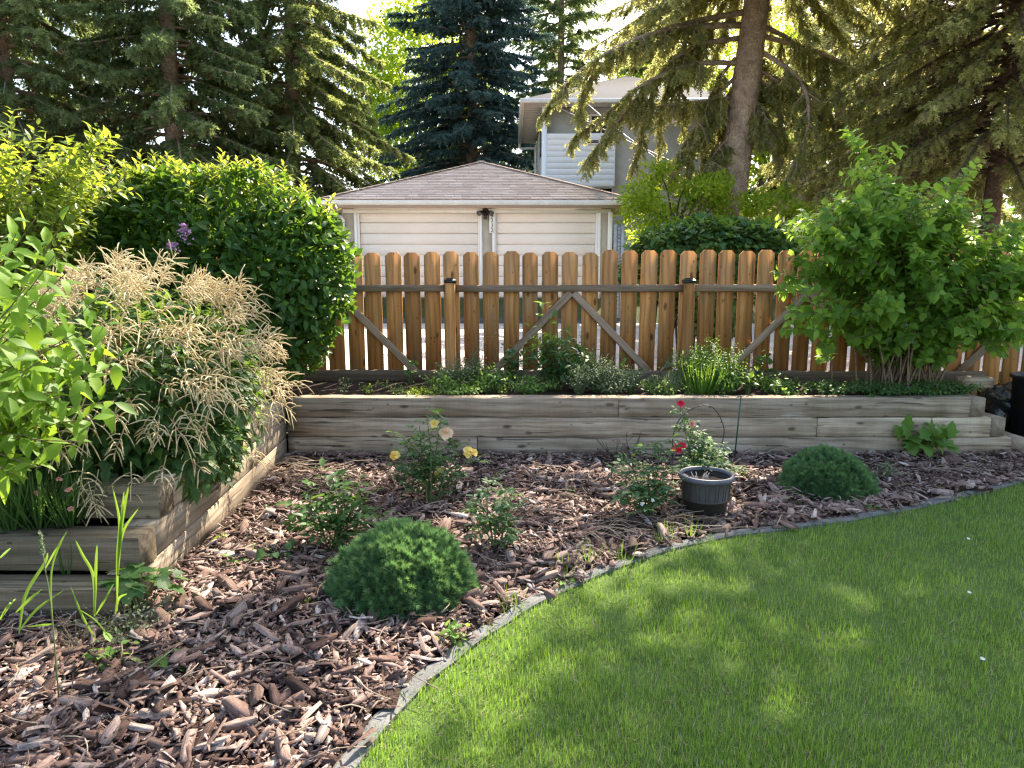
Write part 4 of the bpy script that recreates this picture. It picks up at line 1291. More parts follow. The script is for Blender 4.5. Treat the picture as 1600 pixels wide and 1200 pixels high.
for px, Y, H, s, lab in ((-260, 27, 11, 31, 'leafy tree far off beyond the left frame edge'), (1720, 24, 12, 32, 'leafy tree far off beyond the right frame edge'), (1185, 34, 14, 34, 'pale leafy tree seen through the boughs right of the spruce trunk'), (1010, 40, 15, 35, 'leafy tree rising behind the house'), (1330, 40, 11, 33, 'pale leafy tree far behind the outbuilding')):
    deciduous(lab, onyard(px, Y), H, (3.0, 2.5, 4.0), 60, 6000, 0.26, 'treeleaf', s, tr=0.16)

# unseen tree added beyond the right edge, its crown placed to shade the lawn
def crown_tree(label, base, c, rad3, nclump, nleaf, lsize, mat, seed):
    r = np.random.default_rng(seed)
    base, c = np.asarray(base, float), np.asarray(c, float)
    t = thing('added_shade_tree', label, 'tree', base)
    d = unit(r.normal(size=(nclump, 3)))
    cl = c + d * np.asarray(rad3) * (r.uniform(0.1, 1.0, nclump) ** 0.5)[:, None]
    b = MB()
    fork = base + (c - base) * 0.45 + UP * 0.8
    b.tube(curve([base, base + UP * 1.6 + (c - base) * 0.05, fork, c], 12), np.linspace(0.24, 0.07, 12), 10)
    b.build('trunk', M['bark'], t, True)
    lm = MB()
    for i in range(24):
        q = cl[r.integers(nclump)]
        s_ = fork + (c - fork) * r.uniform(0.0, 0.9)
        lm.tube(curve([s_, (s_ + q) / 2 + UP * 0.3, q], 8), np.linspace(0.06, 0.012, 8), 5, cap=False)
    stuff(lm.build('limb', M['bark'], t, True))
    k = r.integers(0, nclump, nleaf)
    p = cl[k] + unit(r.normal(size=(nleaf, 3))) * (r.random(nleaf) ** 0.5 * 0.75)[:, None]
    cloud('crown', L_QUICK, p, r.normal(size=(nleaf, 3)) - UP * 0.3, UP + 0.6 * r.normal(size=(nleaf, 3)), lsize * r.uniform(0.7, 1.25, nleaf), M[mat], t)
crown_tree('added leafy tree, unseen beyond the right edge, whose crown shades the lawn', (9.4, 7.4, 0.4), (7.1, 9.7, 8.6), (3.2, 2.8, 2.0), 105, 15000, 0.21, 'hedge', 91)

# far belt of trees closing the view
r = np.random.default_rng(77)
n = 16000
xx = r.uniform(-95, 95, n)
yy = r.uniform(52, 66, n)
top = 5.5 + 2.0 * np.sin(xx * 0.21) + 1.4 * np.sin(xx * 0.53 + 1)
zz = GZ + r.random(n) ** 0.7 * top
belt = cloud('far_trees', L_QUICK, np.column_stack([xx, yy, zz]), r.normal(size=(n, 3)), UP + 0.7 * r.normal(size=(n, 3)), r.uniform(0.7, 1.5, n), M['hedge'], None)
stuff(belt)
belt['label'], belt['category'] = 'dense belt of distant trees behind the gardens', 'trees'

# vine covered hedge behind the fence, right of the garage
hd = thing('hedge', 'dense dark green leafy hedge just behind the fence below the spruce trunk', 'hedge', (at(1105, 380, 9.2)[0], 9.2, 0.5))
def lobe_points(n, c, rad3, r, shell=0.3, amp=0.16, f=2.2, zmin=None):
    d = unit(r.normal(size=(n * 2, 3)))
    k = (1 - shell * np.abs(r.normal(size=n * 2)).clip(0, 2.2) * 0.5) * (1 + amp * lump(d, f * 1.6, 3.0) + amp * 0.6 * lump(d, f * 4.0, 1.0))
    p = np.asarray(c) + d * np.asarray(rad3) * k[:, None]
    if zmin is not None:
        m = p[:, 2] > zmin
        p, d = p[m], d[m]
    return p[:n], d[:n]
ps, dsn = [], []
for px, py, ry, rz, nn in ((1050, 392, 0.38, 0.30, 1500), (1100, 385, 0.5, 0.36, 2200), (1160, 388, 0.42, 0.34, 1800), (1020, 430, 0.32, 0.35, 900), (1195, 400, 0.4, 0.4, 1400), (1110, 470, 0.6, 0.5, 1500)):
    p, d = lobe_points(nn, at(px, py, 9.2), (0.5, ry, rz), r)
    ps.append(p); dsn.append(d)
p, d = np.vstack(ps), np.vstack(dsn)
foliage(hd, L_LOBED, 'vine', p, d + 0.6 * rdir(len(p)) - UP * 0.35, d + UP * 0.8 + 0.35 * rdir(len(p)), 0.085 * r.uniform(0.7, 1.25, len(p)), M['hedge'], 150)
st = MB()
for k in range(14):
    a = at(1020 + k * 13, 520, 9.2)
    a[2] = 0.48
    b_ = at(1030 + k * 12, 400, 9.2)
    st.tube(curve([a, (a + b_) / 2 + r.normal(0, 0.06, 3), b_], 6), 0.014, 5)
stuff(st.build('stem', M['stem_dark'], hd, True))

# ------------------------------------------------------------------ shrubs in the planters
# big dark lilac
lil = thing('lilac_bush', 'large rounded dark green lilac bush with one purple bloom in front of the fence', 'bush', (-2.4, 5.95, 0.46))
LY = 5.9
lp, ldn = [], []
for px, py, rx, ry, rz, nn in ((352, 410, 0.93, 0.62, 0.74, 6400), (455, 430, 0.50, 0.50, 0.62, 3000), (250, 380, 0.62, 0.55, 0.58, 2800), (420, 520, 0.50, 0.46, 0.42, 1800), (200, 420, 0.55, 0.5, 0.6, 1600)):
    p, d = lobe_points(nn, at(px, py, LY), (rx, ry, rz), r, 0.28, 0.13, 2.6, 0.5)
    lp.append(p); ldn.append(d)
p, d = np.vstack(lp), np.vstack(ldn)
sel = (p[:, 1] < 6.88)
p, d = p[sel], d[sel]
n = len(p)
foliage(lil, L_GLOSS, 'lilac', p, d * 0.8 + 0.8 * rdir(n) + UP * 0.15, d + UP * 0.7 + 0.45 * rdir(n), 0.088 * r.uniform(0.7, 1.25, n), M['lilac'], 300)
# pale new shoots along the crown
P, D, U, Z = [], [], [], []
sh_ = MB()
top = np.argsort(-(p[:, 2] + 0.10 * r.normal(size=n) + 0.12 * (p[:, 0] > -1.75)))[:1500]
for i in r.choice(top, 210, replace=False):
    h = r.uniform(0.06, 0.17)
    axd = unit(np.array([0, 0, 1.0]) + 0.35 * d[i] + 0.15 * r.normal(size=3))
    sh_.tube([p[i] - axd * 0.05, p[i] + axd * h], 0.0028, 4)
    for k in range(9):
        t = 0.15 + 0.85 * k / 8
        a = k * 2.4 + i
        P.append(p[i] + axd * h * t)
        sd_ = np.array([math.cos(a), math.sin(a), 0])
        D.append(axd * (0.5 + 0.8 * t) + sd_)
        U.append(axd - sd_ * 0.3)
        Z.append(r.uniform(0.06, 0.095) * (1.1 - 0.35 * t))
stuff(sh_.build('shoot', M['stem_green'], lil))
foliage(lil, L_LANCE, 'lilac_new', P, D, U, Z, M['lilac_new'], 0, rest='young_leaf')
st = MB()
for k in range(16):
    a = np.array([at(350, 500, LY)[0] + r.normal(0, 0.16), LY + r.normal(0, 0.1), 0.44])
    q = at(r.uniform(180, 500), r.uniform(300, 420), LY + r.normal(0, 0.2))
    st.tube(curve([a, (a + q) / 2 + np.array([0, 0, 0.2]), q], 8), np.linspace(0.02, 0.005, 8), 6)
stuff(st.build('stem', M['stem'], lil, True))
def panicle(name, centres, mat, parent, n=90, tm=L_ROUND, sz=0.016):
    for c, ax_, ln, w in centres:
        t = r.random(n)
        ax_ = unit(np.asarray(ax_, float))
        q = c + ax_ * (t * ln)[:, None] + rdir(n) * (w * (1 - 0.75 * t))[:, None]
        cloud(name, tm, q, rdir(n), rdir(n), sz * r.uniform(0.8, 1.3, n), M[mat], parent)
panicle('lilac_bloom', [(at(288, 372, 5.18), (0.05, -0.1, 1.0), 0.10, 0.055), (at(274, 385, 5.17), (-0.6, -0.2, 0.1), 0.045, 0.035)], 'petal_lilac', lil, 120)

# generic arching shrub of stems with leaves along them
def stems_with_leaves(parent, lines, rr, tm, key, lsize, mat, stem_mat, step, nind, start=0.25, opp=True, spread=1.0, flat=0.8, drop=0.15, size_tip=0.7, seed=1, stem_name='stem', twig=0.0):
    r = np.random.default_rng(seed)
    sb = MB()
    P, D, U, Z = [], [], [], []
    lines = [np.asarray(l, float) for l in lines]
    if twig:
        extra = []
        for l in lines:
            k = len(l)
            for t in np.linspace(0.3, 0.95, max(2, int(twig))):
                i = min(int(t * (k - 1)), k - 2)
                tn = unit(l[i + 1] - l[i])
                sdv = unit(np.cross(tn, rdir(1)[0]))
                ln = r.uniform(0.12, 0.30)
                q = l[i] + (tn * 0.7 + sdv * 0.8) * ln
                extra.append(curve([l[i], (l[i] + q) / 2 + UP * 0.03, q + UP * 0.02], 5))
        allines = [(l, 1) for l in lines] + [(l, 0) for l in extra]
    else:
        allines = [(l, 1) for l in lines]
    for l, main in allines:
        k = len(l)
        sb.tube(l, np.linspace(rr if main else rr * 0.4, rr * 0.22, k), 5, cap=False)
        seg = np.linalg.norm(np.diff(l, axis=0), axis=1).sum()
        m = max(2, int(seg * (1 - (start if main else 0)) / step))
        for j in range(m):
            t = (start if main else 0.05) + (1 - (start if main else 0.05)) * (j + r.uniform(0.2, 0.8)) / m
            f = t * (k - 1)
            i = min(int(f), k - 2)
            p = l[i] + (l[i + 1] - l[i]) * (f - i)
            tn = unit(l[i + 1] - l[i])
            a = j * (math.pi / 2 if opp else 2.4) + r.uniform(-0.4, 0.4)
            s1 = unit(np.cross(tn, np.array([0.2, 0.1, 1.0])))
            s2 = np.cross(tn, s1)
            sv_ = s1 * math.cos(a) + s2 * math.sin(a)
            for sg in ((1, -1) if opp else (1,)):
                dv_ = tn * r.uniform(0.3, 0.9) + sv_ * sg * spread + r.normal(0, 0.15, 3) - UP * drop
                P.append(p + unit(dv_) * lsize * 0.12)
                D.append(dv_)
                U.append(UP * flat + tn * 0.5 + r.normal(0, 0.28, 3))
                Z.append(lsize * r.uniform(0.65, 1.2) * (1.0 if t < 0.75 else size_tip + (1 - size_tip) * (1 - t) * 4))
    stuff(sb.build(stem_name, M[stem_mat], parent, True))
    foliage(parent, tm, key, P, D, U, Z, M[mat], nind)

# big ninebark-like shrub on the right
nb_ = thing('large_shrub', 'large fountain shaped bright green shrub with many brown stems at the right of the planter', 'shrub', (at(1398, 590, 6.3)[0], 6.3, 0.46))
lines = []
bx_ = at(1398, 590, 6.25)
for k in range(135):
    a = np.array([bx_[0] + r.normal(0, 0.17), 6.25 + r.normal(0, 0.10), 0.44])
    pxt = r.uniform(1205, 1680)
    u = (pxt - 1405) / 215.0
    topy = 285 + 95 * abs(u) ** 1.8
    pyt = topy + (r.random() ** 1.4) * (560 - topy) * (0.9)
    if k < 9:
        pxt, pyt = [(1328, 205), (1345, 240), (1372, 225), (1300, 300), (1512, 262), (1500, 300), (1400, 275), (1212, 345), (1620, 330)][k]
    Yt = 6.15 + r.uniform(-0.65, 0.40)
    q = at(pxt, pyt, Yt)
    mid = a + (q - a) * 0.5 + np.array([-(q[0] - a[0]) * 0.18, 0, 0.16 + 0.12 * abs(q[0] - a[0])])
    lines.append(curve([a, mid, q], 9))
stems_with_leaves(nb_, lines, 0.009, L_MAPLE, 'ninebark', 0.086, 'ninebark', 'stem', 0.036, 300, 0.30, opp=True, twig=5, seed=41, drop=0.25)
panicle('seed_cluster', [(at(x, y, 5.75), (0, 0, 1), 0.03, 0.022) for x, y in ((1388, 533), (1425, 535), (1415, 512), (1282, 413), (1345, 430))], 'sage', nb_, 40, sz=0.011)

# bright leafy shrub at the left foreground
br = thing('bright_shrub', 'bright green broad leaved shrub leaning in from the left foreground edge', 'shrub', (-2.75, 3.35, 0.30))
lines = []
tips = [(60, 335, 2.9), (25, 365, 2.75), (100, 345, 3.05), (105, 425, 2.9), (155, 465, 3.0), (175, 500, 2.95), (192, 560, 2.9), (182, 625, 2.85), (150, 655, 2.8), (128, 690, 2.75), (60, 730, 2.65), (20, 740, 2.6), (85, 400, 2.7), (40, 450, 2.6), (120, 520, 2.7), (70, 560, 2.6), (95, 620, 2.65), (35, 610, 2.55), (140, 590, 2.75), (10, 520, 2.55), (60, 490, 2.8), (15, 420, 2.9), (-20, 380, 2.7), (-40, 470, 2.6), (110, 565, 2.85), (45, 680, 2.7), (150, 540, 2.95), (-10, 640, 2.5)]
for x, y, Y in tips:
    a = np.array([-2.75 + r.normal(0, 0.08), 3.35 + r.normal(0, 0.06), 0.30])
    q = at(x, y, Y)
    lines.append(curve([a, a + (q - a) * 0.5 + np.array([-0.10, 0.0, 0.18]), q], 9))
stems_with_leaves(br, lines, 0.008, L_BROAD, 'bright', 0.118, 'bright', 'stem', 0.075, 300, 0.36, opp=True, seed=42, drop=0.15, size_tip=0.75, twig=0)

# sunlit dogwood at the upper left
dg = thing('dogwood_bush', 'sunlit yellow green bush with layered leaves at the upper left edge', 'bush', (-3.9, 5.3, 0.45))
lines = []
for k in range(66):
    a = np.array([-3.9 + r.normal(0, 0.2), 5.3 + r.normal(0, 0.15), 0.44])
    x, y = r.uniform(-130, 185), r.uniform(215, 440)
    if x > 150:
        y = max(y, 290)
    if k < 8:
        x, y = [(155, 205), (150, 195), (108, 220), (185, 215), (60, 195), (20, 170), (196, 275), (120, 250)][k]
    Yt = 5.1 + r.uniform(-0.5, 0.5)
    q = at(x, y, Yt)
    mid = a + (q - a) * 0.5 + np.array([-(q[0] - a[0]) * 0.10, 0, 0.22])
    lines.append(curve([a, mid, q], 9))
stems_with_leaves(dg, lines, 0.007, L_OVAL, 'dogwood', 0.088, 'dogwood', 'stem', 0.036, 300, 0.35, opp=True, seed=43, drop=0.0, flat=1.4, twig=5)

# goat's beard: dark leafy mound under cream plumes
ar = thing('goatsbeard_plant', 'large mound of dark leaves covered in feathery cream plumes spilling over the planter', 'perennial', (-2.15, 4.2, 0.45))
ac = np.array([-2.20, 4.15, 0.82])
p, d = lobe_points(5200, ac, (0.66, 0.88, 0.60), r, 0.5, 0.12, 2.2, 0.2)
p2, d2 = lobe_points(900, np.array([-2.50, 3.52, 0.62]), (0.60, 0.30, 0.26), r, 0.5, 0.12, 2.2, 0.47)
p3, d3 = lobe_points(700, np.array([-1.80, 3.85, 0.55]), (0.24, 0.40, 0.26), r, 0.5, 0.12, 2.2, 0.33)
p, d = np.vstack([p, p2, p3]), np.vstack([d, d2, d3])
keep = ~((p[:, 2] < 0.5) & ((p[:, 1] < 3.42) | (p[:, 0] < -1.9)))
p, d = p[keep], d[keep]
n = len(p)
foliage(ar, tmpl_leaf(0.58, 0.1, 0.2, ws=(0, 1.0, 0.6, 0)), 'aruncus', p, d + 0.6 * rdir(n) - UP * 0.5, d + UP * 0.8 + 0.35 * rdir(n), 0.078 * r.uniform(0.7, 1.25, n), M['aruncus'], 260)
def plume(c, ax_, ln, seed, n=13):
    """one feathery head: a thin stalk with many curved rough fingers"""
    rr = np.random.default_rng(seed)
    b = MB()
    ax_ = unit(np.asarray(ax_, float))
    b.tube([c - ax_ * ln * 0.55, c, c + ax_ * ln], [0.0028, 0.0024, 0.0014], 4)
    for k in range(n):
        t = k / n
        s = c + ax_ * ln * (t * 0.95 - 0.1)
        a = k * 2.4 + seed
        s1 = unit(np.cross(ax_, np.array([0.3, 0.9, 0.2])))
        s2 = np.cross(ax_, s1)
        o = s1 * math.cos(a) + s2 * math.sin(a)
        fl = ln * rr.uniform(0.5, 1.05) * (1.0 - 0.4 * t)
        dd = unit(o * 0.9 + ax_ * (0.35 + 0.5 * t) + rr.normal(0, 0.18, 3))
        e1 = s + dd * fl * 0.5 + UP * rr.uniform(0.0, 0.16) * fl
        e2 = s + dd * fl + (ax_ * 0.15 - UP * rr.uniform(0.0, 0.55)) * fl * 0.6
        pts = curve([s, e1, e2], 6)
        w = np.array([0.0016, 0.0026, 0.0031, 0.0028, 0.0028, 0.0017]) * rr.uniform(0.85, 1.2)
        b.tube(pts, w, 5, r=rr.random())
    return b
pl_all = 0
def plume_at(c, ax_, ln, seed):
    b = plume(np.asarray(c, float), ax_, ln, seed)
    b.build('plume', M['plume'], ar, True)
k = 0
tries = 0
while k < 235 and tries < 4000:
    tries += 1
    dd = unit(r.normal(size=3))
    if dd[2] < -0.05 and r.random() < 0.8:
        continue
    c = ac + dd * np.array([0.70, 0.94, 0.66]) * r.uniform(0.92, 1.08)
    if dd[1] > 0.35 or c[2] < 0.35:
        continue
    if dd[2] < 0.35 and r.random() < 0.42:
        continue
    plume_at(c, dd * 0.75 + np.array([0.55, -0.30, 0.12]) * (1 if dd[2] > 0 else 0.3) + 0.25 * r.normal(size=3) - UP * (0.1 if dd[2] > 0.3 else 0.5), r.uniform(0.09, 0.20), tries)
    k += 1
for px, py, Y in ((143, 772, 3.2), (128, 740, 3.22), (150, 755, 3.25), (205, 742, 3.3), (255, 732, 3.35), (190, 680, 3.3), (240, 655, 3.4), (320, 660, 3.6), (95, 700, 3.2)):
    plume_at(at(px, py, Y), np.array([r.normal(0, 0.4), -0.3, -0.8]), 0.12, int(px * 7 + py))

# ------------------------------------------------------------------ bark mulch
def chip_template(seed):
    """a torn flake: long sides nearly straight, ends ragged, curled along and across"""
    r = np.random.default_rng(seed)
    xs_ = np.array([-0.5, -0.05, 0.40])
    hi = np.column_stack([xs_ + r.uniform(-0.09, 0.09, 3), np.array([0.32, 0.48, 0.34]) * r.uniform(0.7, 1.15, 3)])
    lo = np.column_stack([xs_ + r.uniform(-0.09, 0.09, 3), -np.array([0.36, 0.48, 0.26]) * r.uniform(0.7, 1.15, 3)])
    endp = np.array([[0.5 + r.uniform(-0.08, 0.06), r.uniform(-0.1, 0.15)]])
    out = np.vstack([lo, endp, hi[::-1]])
    n = len(out)
    bend, cup, tw = r.uniform(-0.35, 0.25), r.uniform(-0.28, 0.28), r.uniform(-0.25, 0.25)
    z = bend * out[:, 0] ** 2 + cup * out[:, 1] ** 2 + tw * out[:, 0] * out[:, 1]
    top = np.column_stack([out * 0.98, z + 0.03 + r.uniform(-0.02, 0.02, n)])
    bot = np.column_stack([out, z - 0.03])
    mid = np.array([[-0.2, r.uniform(-0.1, 0.1), 0.035 + bend * 0.04 + r.uniform(-0.02, 0.03)], [0.2, r.uniform(-0.1, 0.1), 0.035 + bend * 0.04 + r.uniform(-0.02, 0.03)]])
    V = np.vstack([top, bot, mid])
    a, b = 2 * n, 2 * n + 1
    T = []
    for i in range(n):
        j = (i + 1) % n
        m = b if (out[i, 0] + out[j, 0]) > 0 else a
        T.append((m, i, j))
        T += [(i, n + i, n + j), (i, n + j, j)]
    sw = [k for k in range(n) if (out[k, 0] + out[(k + 1) % n, 0] > 0) != (out[k - 1, 0] + out[k, 0] > 0)]
    for k in sw:
        T.append((a, b, k) if out[k, 1] > 0 else (b, a, k))
    return V, np.array(T)
CH = [chip_template(k) for k in range(8)]
r = np.random.default_rng(51)
def mulch_pts(n, x0, x1, y0, y1):
    P = np.column_stack([r.uniform(x0, x1, n), r.uniform(y0, y1, n), np.zeros(n)])
    ok = ~in_poly(P, lawn_poly) & (P[:, 1] < WY - 0.02)
    left = P[:, 0] < -1.885 + (WY - P[:, 1]) * 0.070 + 0.02
    ok &= ~(left & (P[:, 1] > 2.84))
    # leave the edging strip mostly clear
    d = np.min(np.linalg.norm(P[:, None, :2] - EDGE[None, ::3, :2], axis=2), axis=1)
    ok &= (d > 0.085) | (r.random(n) < 0.05)
    return P[ok]
P = np.vstack([mulch_pts(52000, -3.4, 6.5, 1.4, 5.7), mulch_pts(16000, -2.4, 1.5, 1.4, 3.6)])
n = len(P)
ln = np.clip(r.lognormal(math.log(0.042), 0.58, n), 0.012, 0.16)
wd = ln * r.uniform(0.12, 0.46, n)
P[:, 2] = mulch_z(P[:, 0], P[:, 1]) + r.random(n) ** 1.6 * 0.034 + 0.004
az = r.uniform(0, 2 * math.pi, n)
D = np.column_stack([np.cos(az), np.sin(az), r.normal(0, 0.30, n)])
U = np.column_stack([r.normal(0, 0.55, n), r.normal(0, 0.55, n), np.ones(n)])
which = r.integers(0, 8, n)
show = ln * wd / (P[:, 0] ** 2 + P[:, 1] ** 2 + 2.2)
vis = (P[:, 1] > 1.95)
order = np.argsort(-np.where(vis, show, 0))
big = order[:300]
TONE = r.random(n) * 0.62 + 0.38 * r.random(n) ** 3
isbig = np.zeros(n, bool); isbig[big] = True
Vs, Ts, Rs, off = [], [], [], 0
Ac, Al = [], []
def fibre(me, ac, al):
    for nm, v in (('across', ac), ('along', al)):
        a = me.attributes.new(nm, 'FLOAT', 'POINT')
        a.data.foreach_set('value', np.ascontiguousarray(v, dtype=np.float32))
    return me
for k in range(8):
    m = (which == k) & ~isbig & (ln > 0.034)
    tv, tf = CH[k]
    V, T, rr = scatter((tv * np.array([1, 1, 1.0]), tf), P[m], D[m], U[m], ln[m], TONE[m], (wd / ln)[m])
    # thickness follows the width, not the length
    Vs.append(V); Ts.append(T + off); Rs.append(rr); off += len(V)
    Ac.append((tv[:, 1][None] * (wd[m] / ln[m] * 2.2)[:, None]).ravel()); Al.append(np.tile(tv[:, 0], int(m.sum())))
m = ~isbig & (ln <= 0.034)                          # crumbs and shreds: bent flakes
m = np.concatenate([np.flatnonzero(m)] * 2)
jit = np.column_stack([r.normal(0, 0.04, (len(m), 2)), r.uniform(0, 0.012, len(m))])
tv = np.array([(-0.5, -0.4, 0), (-0.42, 0.42, 0.05), (0.45, 0.35, 0), (0.5, -0.3, 0.06), (0, 0, 0.10)])
tf = np.array([(4, 1, 0), (4, 2, 1), (4, 3, 2), (4, 0, 3)])
V, T, rr = scatter((tv, tf[:, ::-1]), P[m] + jit, D[m] + r.normal(0, 0.5, (len(m), 3)), U[m], ln[m], np.clip(TONE[m] + r.normal(0, 0.1, len(m)), 0, 0.999), (wd[m] / ln[m]))
Vs.append(V); Ts.append(T + off); Rs.append(rr); off += len(V)
Ac.append((tv[:, 1][None] * (wd[m] / ln[m] * 2.2)[:, None]).ravel()); Al.append(np.tile(tv[:, 0], len(m)))
o = add_obj('loose_bark', mesh_np('loose_bark', np.vstack(Vs), np.vstack(Ts), M['chip'], False, np.concatenate(Rs)), mulch_bed)
stuff(o)
fibre(o.data, np.concatenate(Ac), np.concatenate(Al))
cm = [fibre(mesh_np('bark_chip', CH[k][0], CH[k][1], M['chip']), CH[k][0][:, 1] * 0.8, CH[k][0][:, 0]) for k in range(8)]
Rb = frames(D[big], U[big].copy())
for q, i in enumerate(big):
    o = bpy.data.objects.new('bark_chip', cm[which[i]])
    COL.objects.link(o)
    o.parent = mulch_bed
    m = Matrix((Rb[q] * np.array([ln[i], wd[i], ln[i]])[None, :]).tolist()).to_4x4()
    m.translation = Vector(P[i] + np.array([0, 0, 0.012]))
    o.matrix_local = m
# straw, twigs and shreds lying on the bark
b = MB()
Q = mulch_pts(900, -2.2, 4.5, 1.9, 5.6)
for p in Q[:420]:
    a = r.uniform(0, 6.28)
    l = r.uniform(0.05, 0.22)
    d = np.array([math.cos(a), math.sin(a), 0.0]) * l
    z = mulch_z(p[0], p[1]) + 0.045
    p = np.array([p[0], p[1], z])
    b.tube(curve([p, p + d * 0.5 + np.array([-d[1], d[0], 0]) * r.uniform(-0.2, 0.2) + UP * 0.008, p + d], 5), r.uniform(0.0012, 0.0028), 4, r=r.random())
for px, py, nn in ((430, 735, 26), (470, 750, 18), (925, 830, 16), (1230, 700, 20), (1030, 820, 14)):      # loose dry stalks seen in heaps
    for k in range(nn):
        p = gnd(px + r.uniform(-45, 45), py + r.uniform(-14, 14), 0.03)
        a = r.uniform(-0.8, 0.8)
        d = np.array([math.cos(a), math.sin(a), 0.12]) * r.uniform(0.15, 0.4)
        b.tube(curve([p, p + d * 0.5 + UP * r.uniform(0.0, 0.06), p + d], 6), 0.002, 4, r=r.random())
stuff(b.build('dry_stalk', M['litter'], mulch_bed))

# ------------------------------------------------------------------ lawn grass
n = 520000
P = np.column_stack([r.uniform(-1.2, 5.6, n), r.uniform(1.55, 5.9, n), np.zeros(n)])
keep = (r.random(n) < np.clip(5.2 / (P[:, 0] ** 2 + P[:, 1] ** 2), 0.34, 1.0))
P = P[keep]
inl = in_poly(P, lawn_poly)
dmin = np.min(np.linalg.norm(P[:, None, :2].astype(np.float32) - EDGE[None, ::4, :2].astype(np.float32), axis=2), axis=1)
P = P[inl | ((dmin < 0.055) & (r.random(len(P)) < 0.55))]
P = P[r.random(len(P)) < np.clip(1.05 + 0.55 * lump(np.column_stack([P[:, 0], P[:, 1], 0 * P[:, 0]]), 6.5, 1.1), 0.35, 1.0)]
n = len(P)
patch = lump(np.column_stack([P[:, 0], P[:, 1], 0 * P[:, 0]]), 2.4, 0.7)
patch2 = lump(np.column_stack([P[:, 0], P[:, 1], 0 * P[:, 0]]), 9.0, 2.2)
az = r.uniform(0, 6.283, n)
lean = np.abs(r.normal(0.55, 0.5, n))
D = np.column_stack([np.cos(az) * lean, np.sin(az) * lean, np.ones(n)])
U = np.column_stack([np.cos(az), np.sin(az), 0.2 * np.ones(n)])
sz = r.uniform(0.018, 0.040, n) * (1 + 0.18 * patch + 0.15 * patch2)
tone = np.clip(0.42 + 0.22 * patch + 0.16 * patch2 + r.normal(0, 0.24, n), 0.02, 0.98)
o = cloud('lawn_grass', tmpl_blade(0.070, 0.5), P, D, U, sz, M['grass'], lawn, rnd=tone)
stuff(o)
k = r.choice(n, 15000, replace=False)
o = cloud('dry_grass', tmpl_blade(0.055, 0.5), P[k] + np.column_stack([r.normal(0, 0.01, (15000, 2)), np.full(15000, 0.004)]), D[k] * np.array([3.0, 3.0, 0.6]), U[k], sz[k] * 1.1, M['litter'], lawn)
stuff(o)
# a few pale fallen petals on the lawn
for (px, py), lab in zip(((1511, 842), (1512, 926), (1532, 1030)), ('small white petal lying farthest up the lawn near the edging', 'larger white petal in the middle of the lawn at the right', 'white petal nearest the camera at the right of the lawn')):
    p = gnd(px, py, 0.045)
    pe = cloud('fallen_petal', L_ROUND, [p], [np.array([1, 0.3, 0.1])], [np.array([0, -0.4, 1])], 0.024, M['petal_white'], None)
    pe['label'], pe['category'], pe['group'] = lab, 'petal', 'petals on the lawn'

# ------------------------------------------------------------------ plants in the mulch
def dwarf_spruce(label, px, py, w, h, seed):
    c = gnd(px, py, 0.02)
    t = thing('dwarf_spruce', label, 'dwarf spruce', c, 'dwarf spruce mounds in the mulch')
    rr = np.random.default_rng(seed)
    n = 3600
    d = unit(rr.normal(size=(n * 3, 3)))
    d = d[d[:, 2] > -0.12][:n]
    k = rr.uniform(0.86, 1.0, len(d)) * (1 + 0.07 * lump(d, 4.0, seed) + 0.06 * lump(d, 9.0, seed))
    ex = np.array([w / 2, w / 2 * 0.95, h])
    p = c + d * ex * k[:, None]
    zr = np.clip((p[:, 2] - c[2]) / h, -0.1, 1.2)
    p[:, :2] = c[:2] + (p[:, :2] - c[:2]) * (1.0 + 0.10 * np.clip(0.6 - zr, 0, 0.6))[:, None]
    p[:, 2] = np.maximum(c[2] + (p[:, 2] - c[2]) * (1 + 0.12 * lump(d, 2.3, seed * 2.0)), 0.02)
    tv_, tt_ = [], []
    for q in range(22):                                 # a short blunt tuft of needles
        a, ph = q * 2.4, 0.15 + 1.0 * (q / 22)
        d0 = np.array([math.cos(ph), math.sin(ph) * math.cos(a), math.sin(ph) * math.sin(a)])
        s0 = unit(np.cross(d0, np.array([0.3, 0.5, 0.8])))
        b0_ = np.array([0.35 * (1 - q / 22), 0, 0])
        k0 = len(tv_)
        tv_ += [b0_ - s0 * 0.05, b0_ + s0 * 0.05, b0_ + d0 * 0.62]
        tt_.append((k0, k0 + 1, k0 + 2))
    tm = (np.array(tv_), np.array(tt_))
    nr = d / ex * np.array([1, 1, 1.0])
    cloud('foliage', tm, p - unit(nr) * 0.03, unit(nr) + 0.35 * rdir(len(d)) + UP * 0.25, rdir(len(d)), rr.uniform(0.040, 0.062, len(d)), M['mound'], t)
    V, T = lathe([(0.0, h * 0.74), (w * 0.18, h * 0.66), (w * 0.29, h * 0.45), (w * 0.34, h * 0.2), (w * 0.32, 0.0)], 18, c)
    add_obj('twig_core', mesh_np('twig_core', V - wloc(t), T[:, [0, 2, 1]], M['forb_dark'], True), t, wloc(t))
    return t
dwarf_spruce('large dense green dwarf spruce mound in the near mulch', 629, 922, 0.68, 0.320, 3)
dwarf_spruce('smaller round dwarf spruce mound near the lawn edging at the right', 1292, 762, 0.62, 0.285, 4)

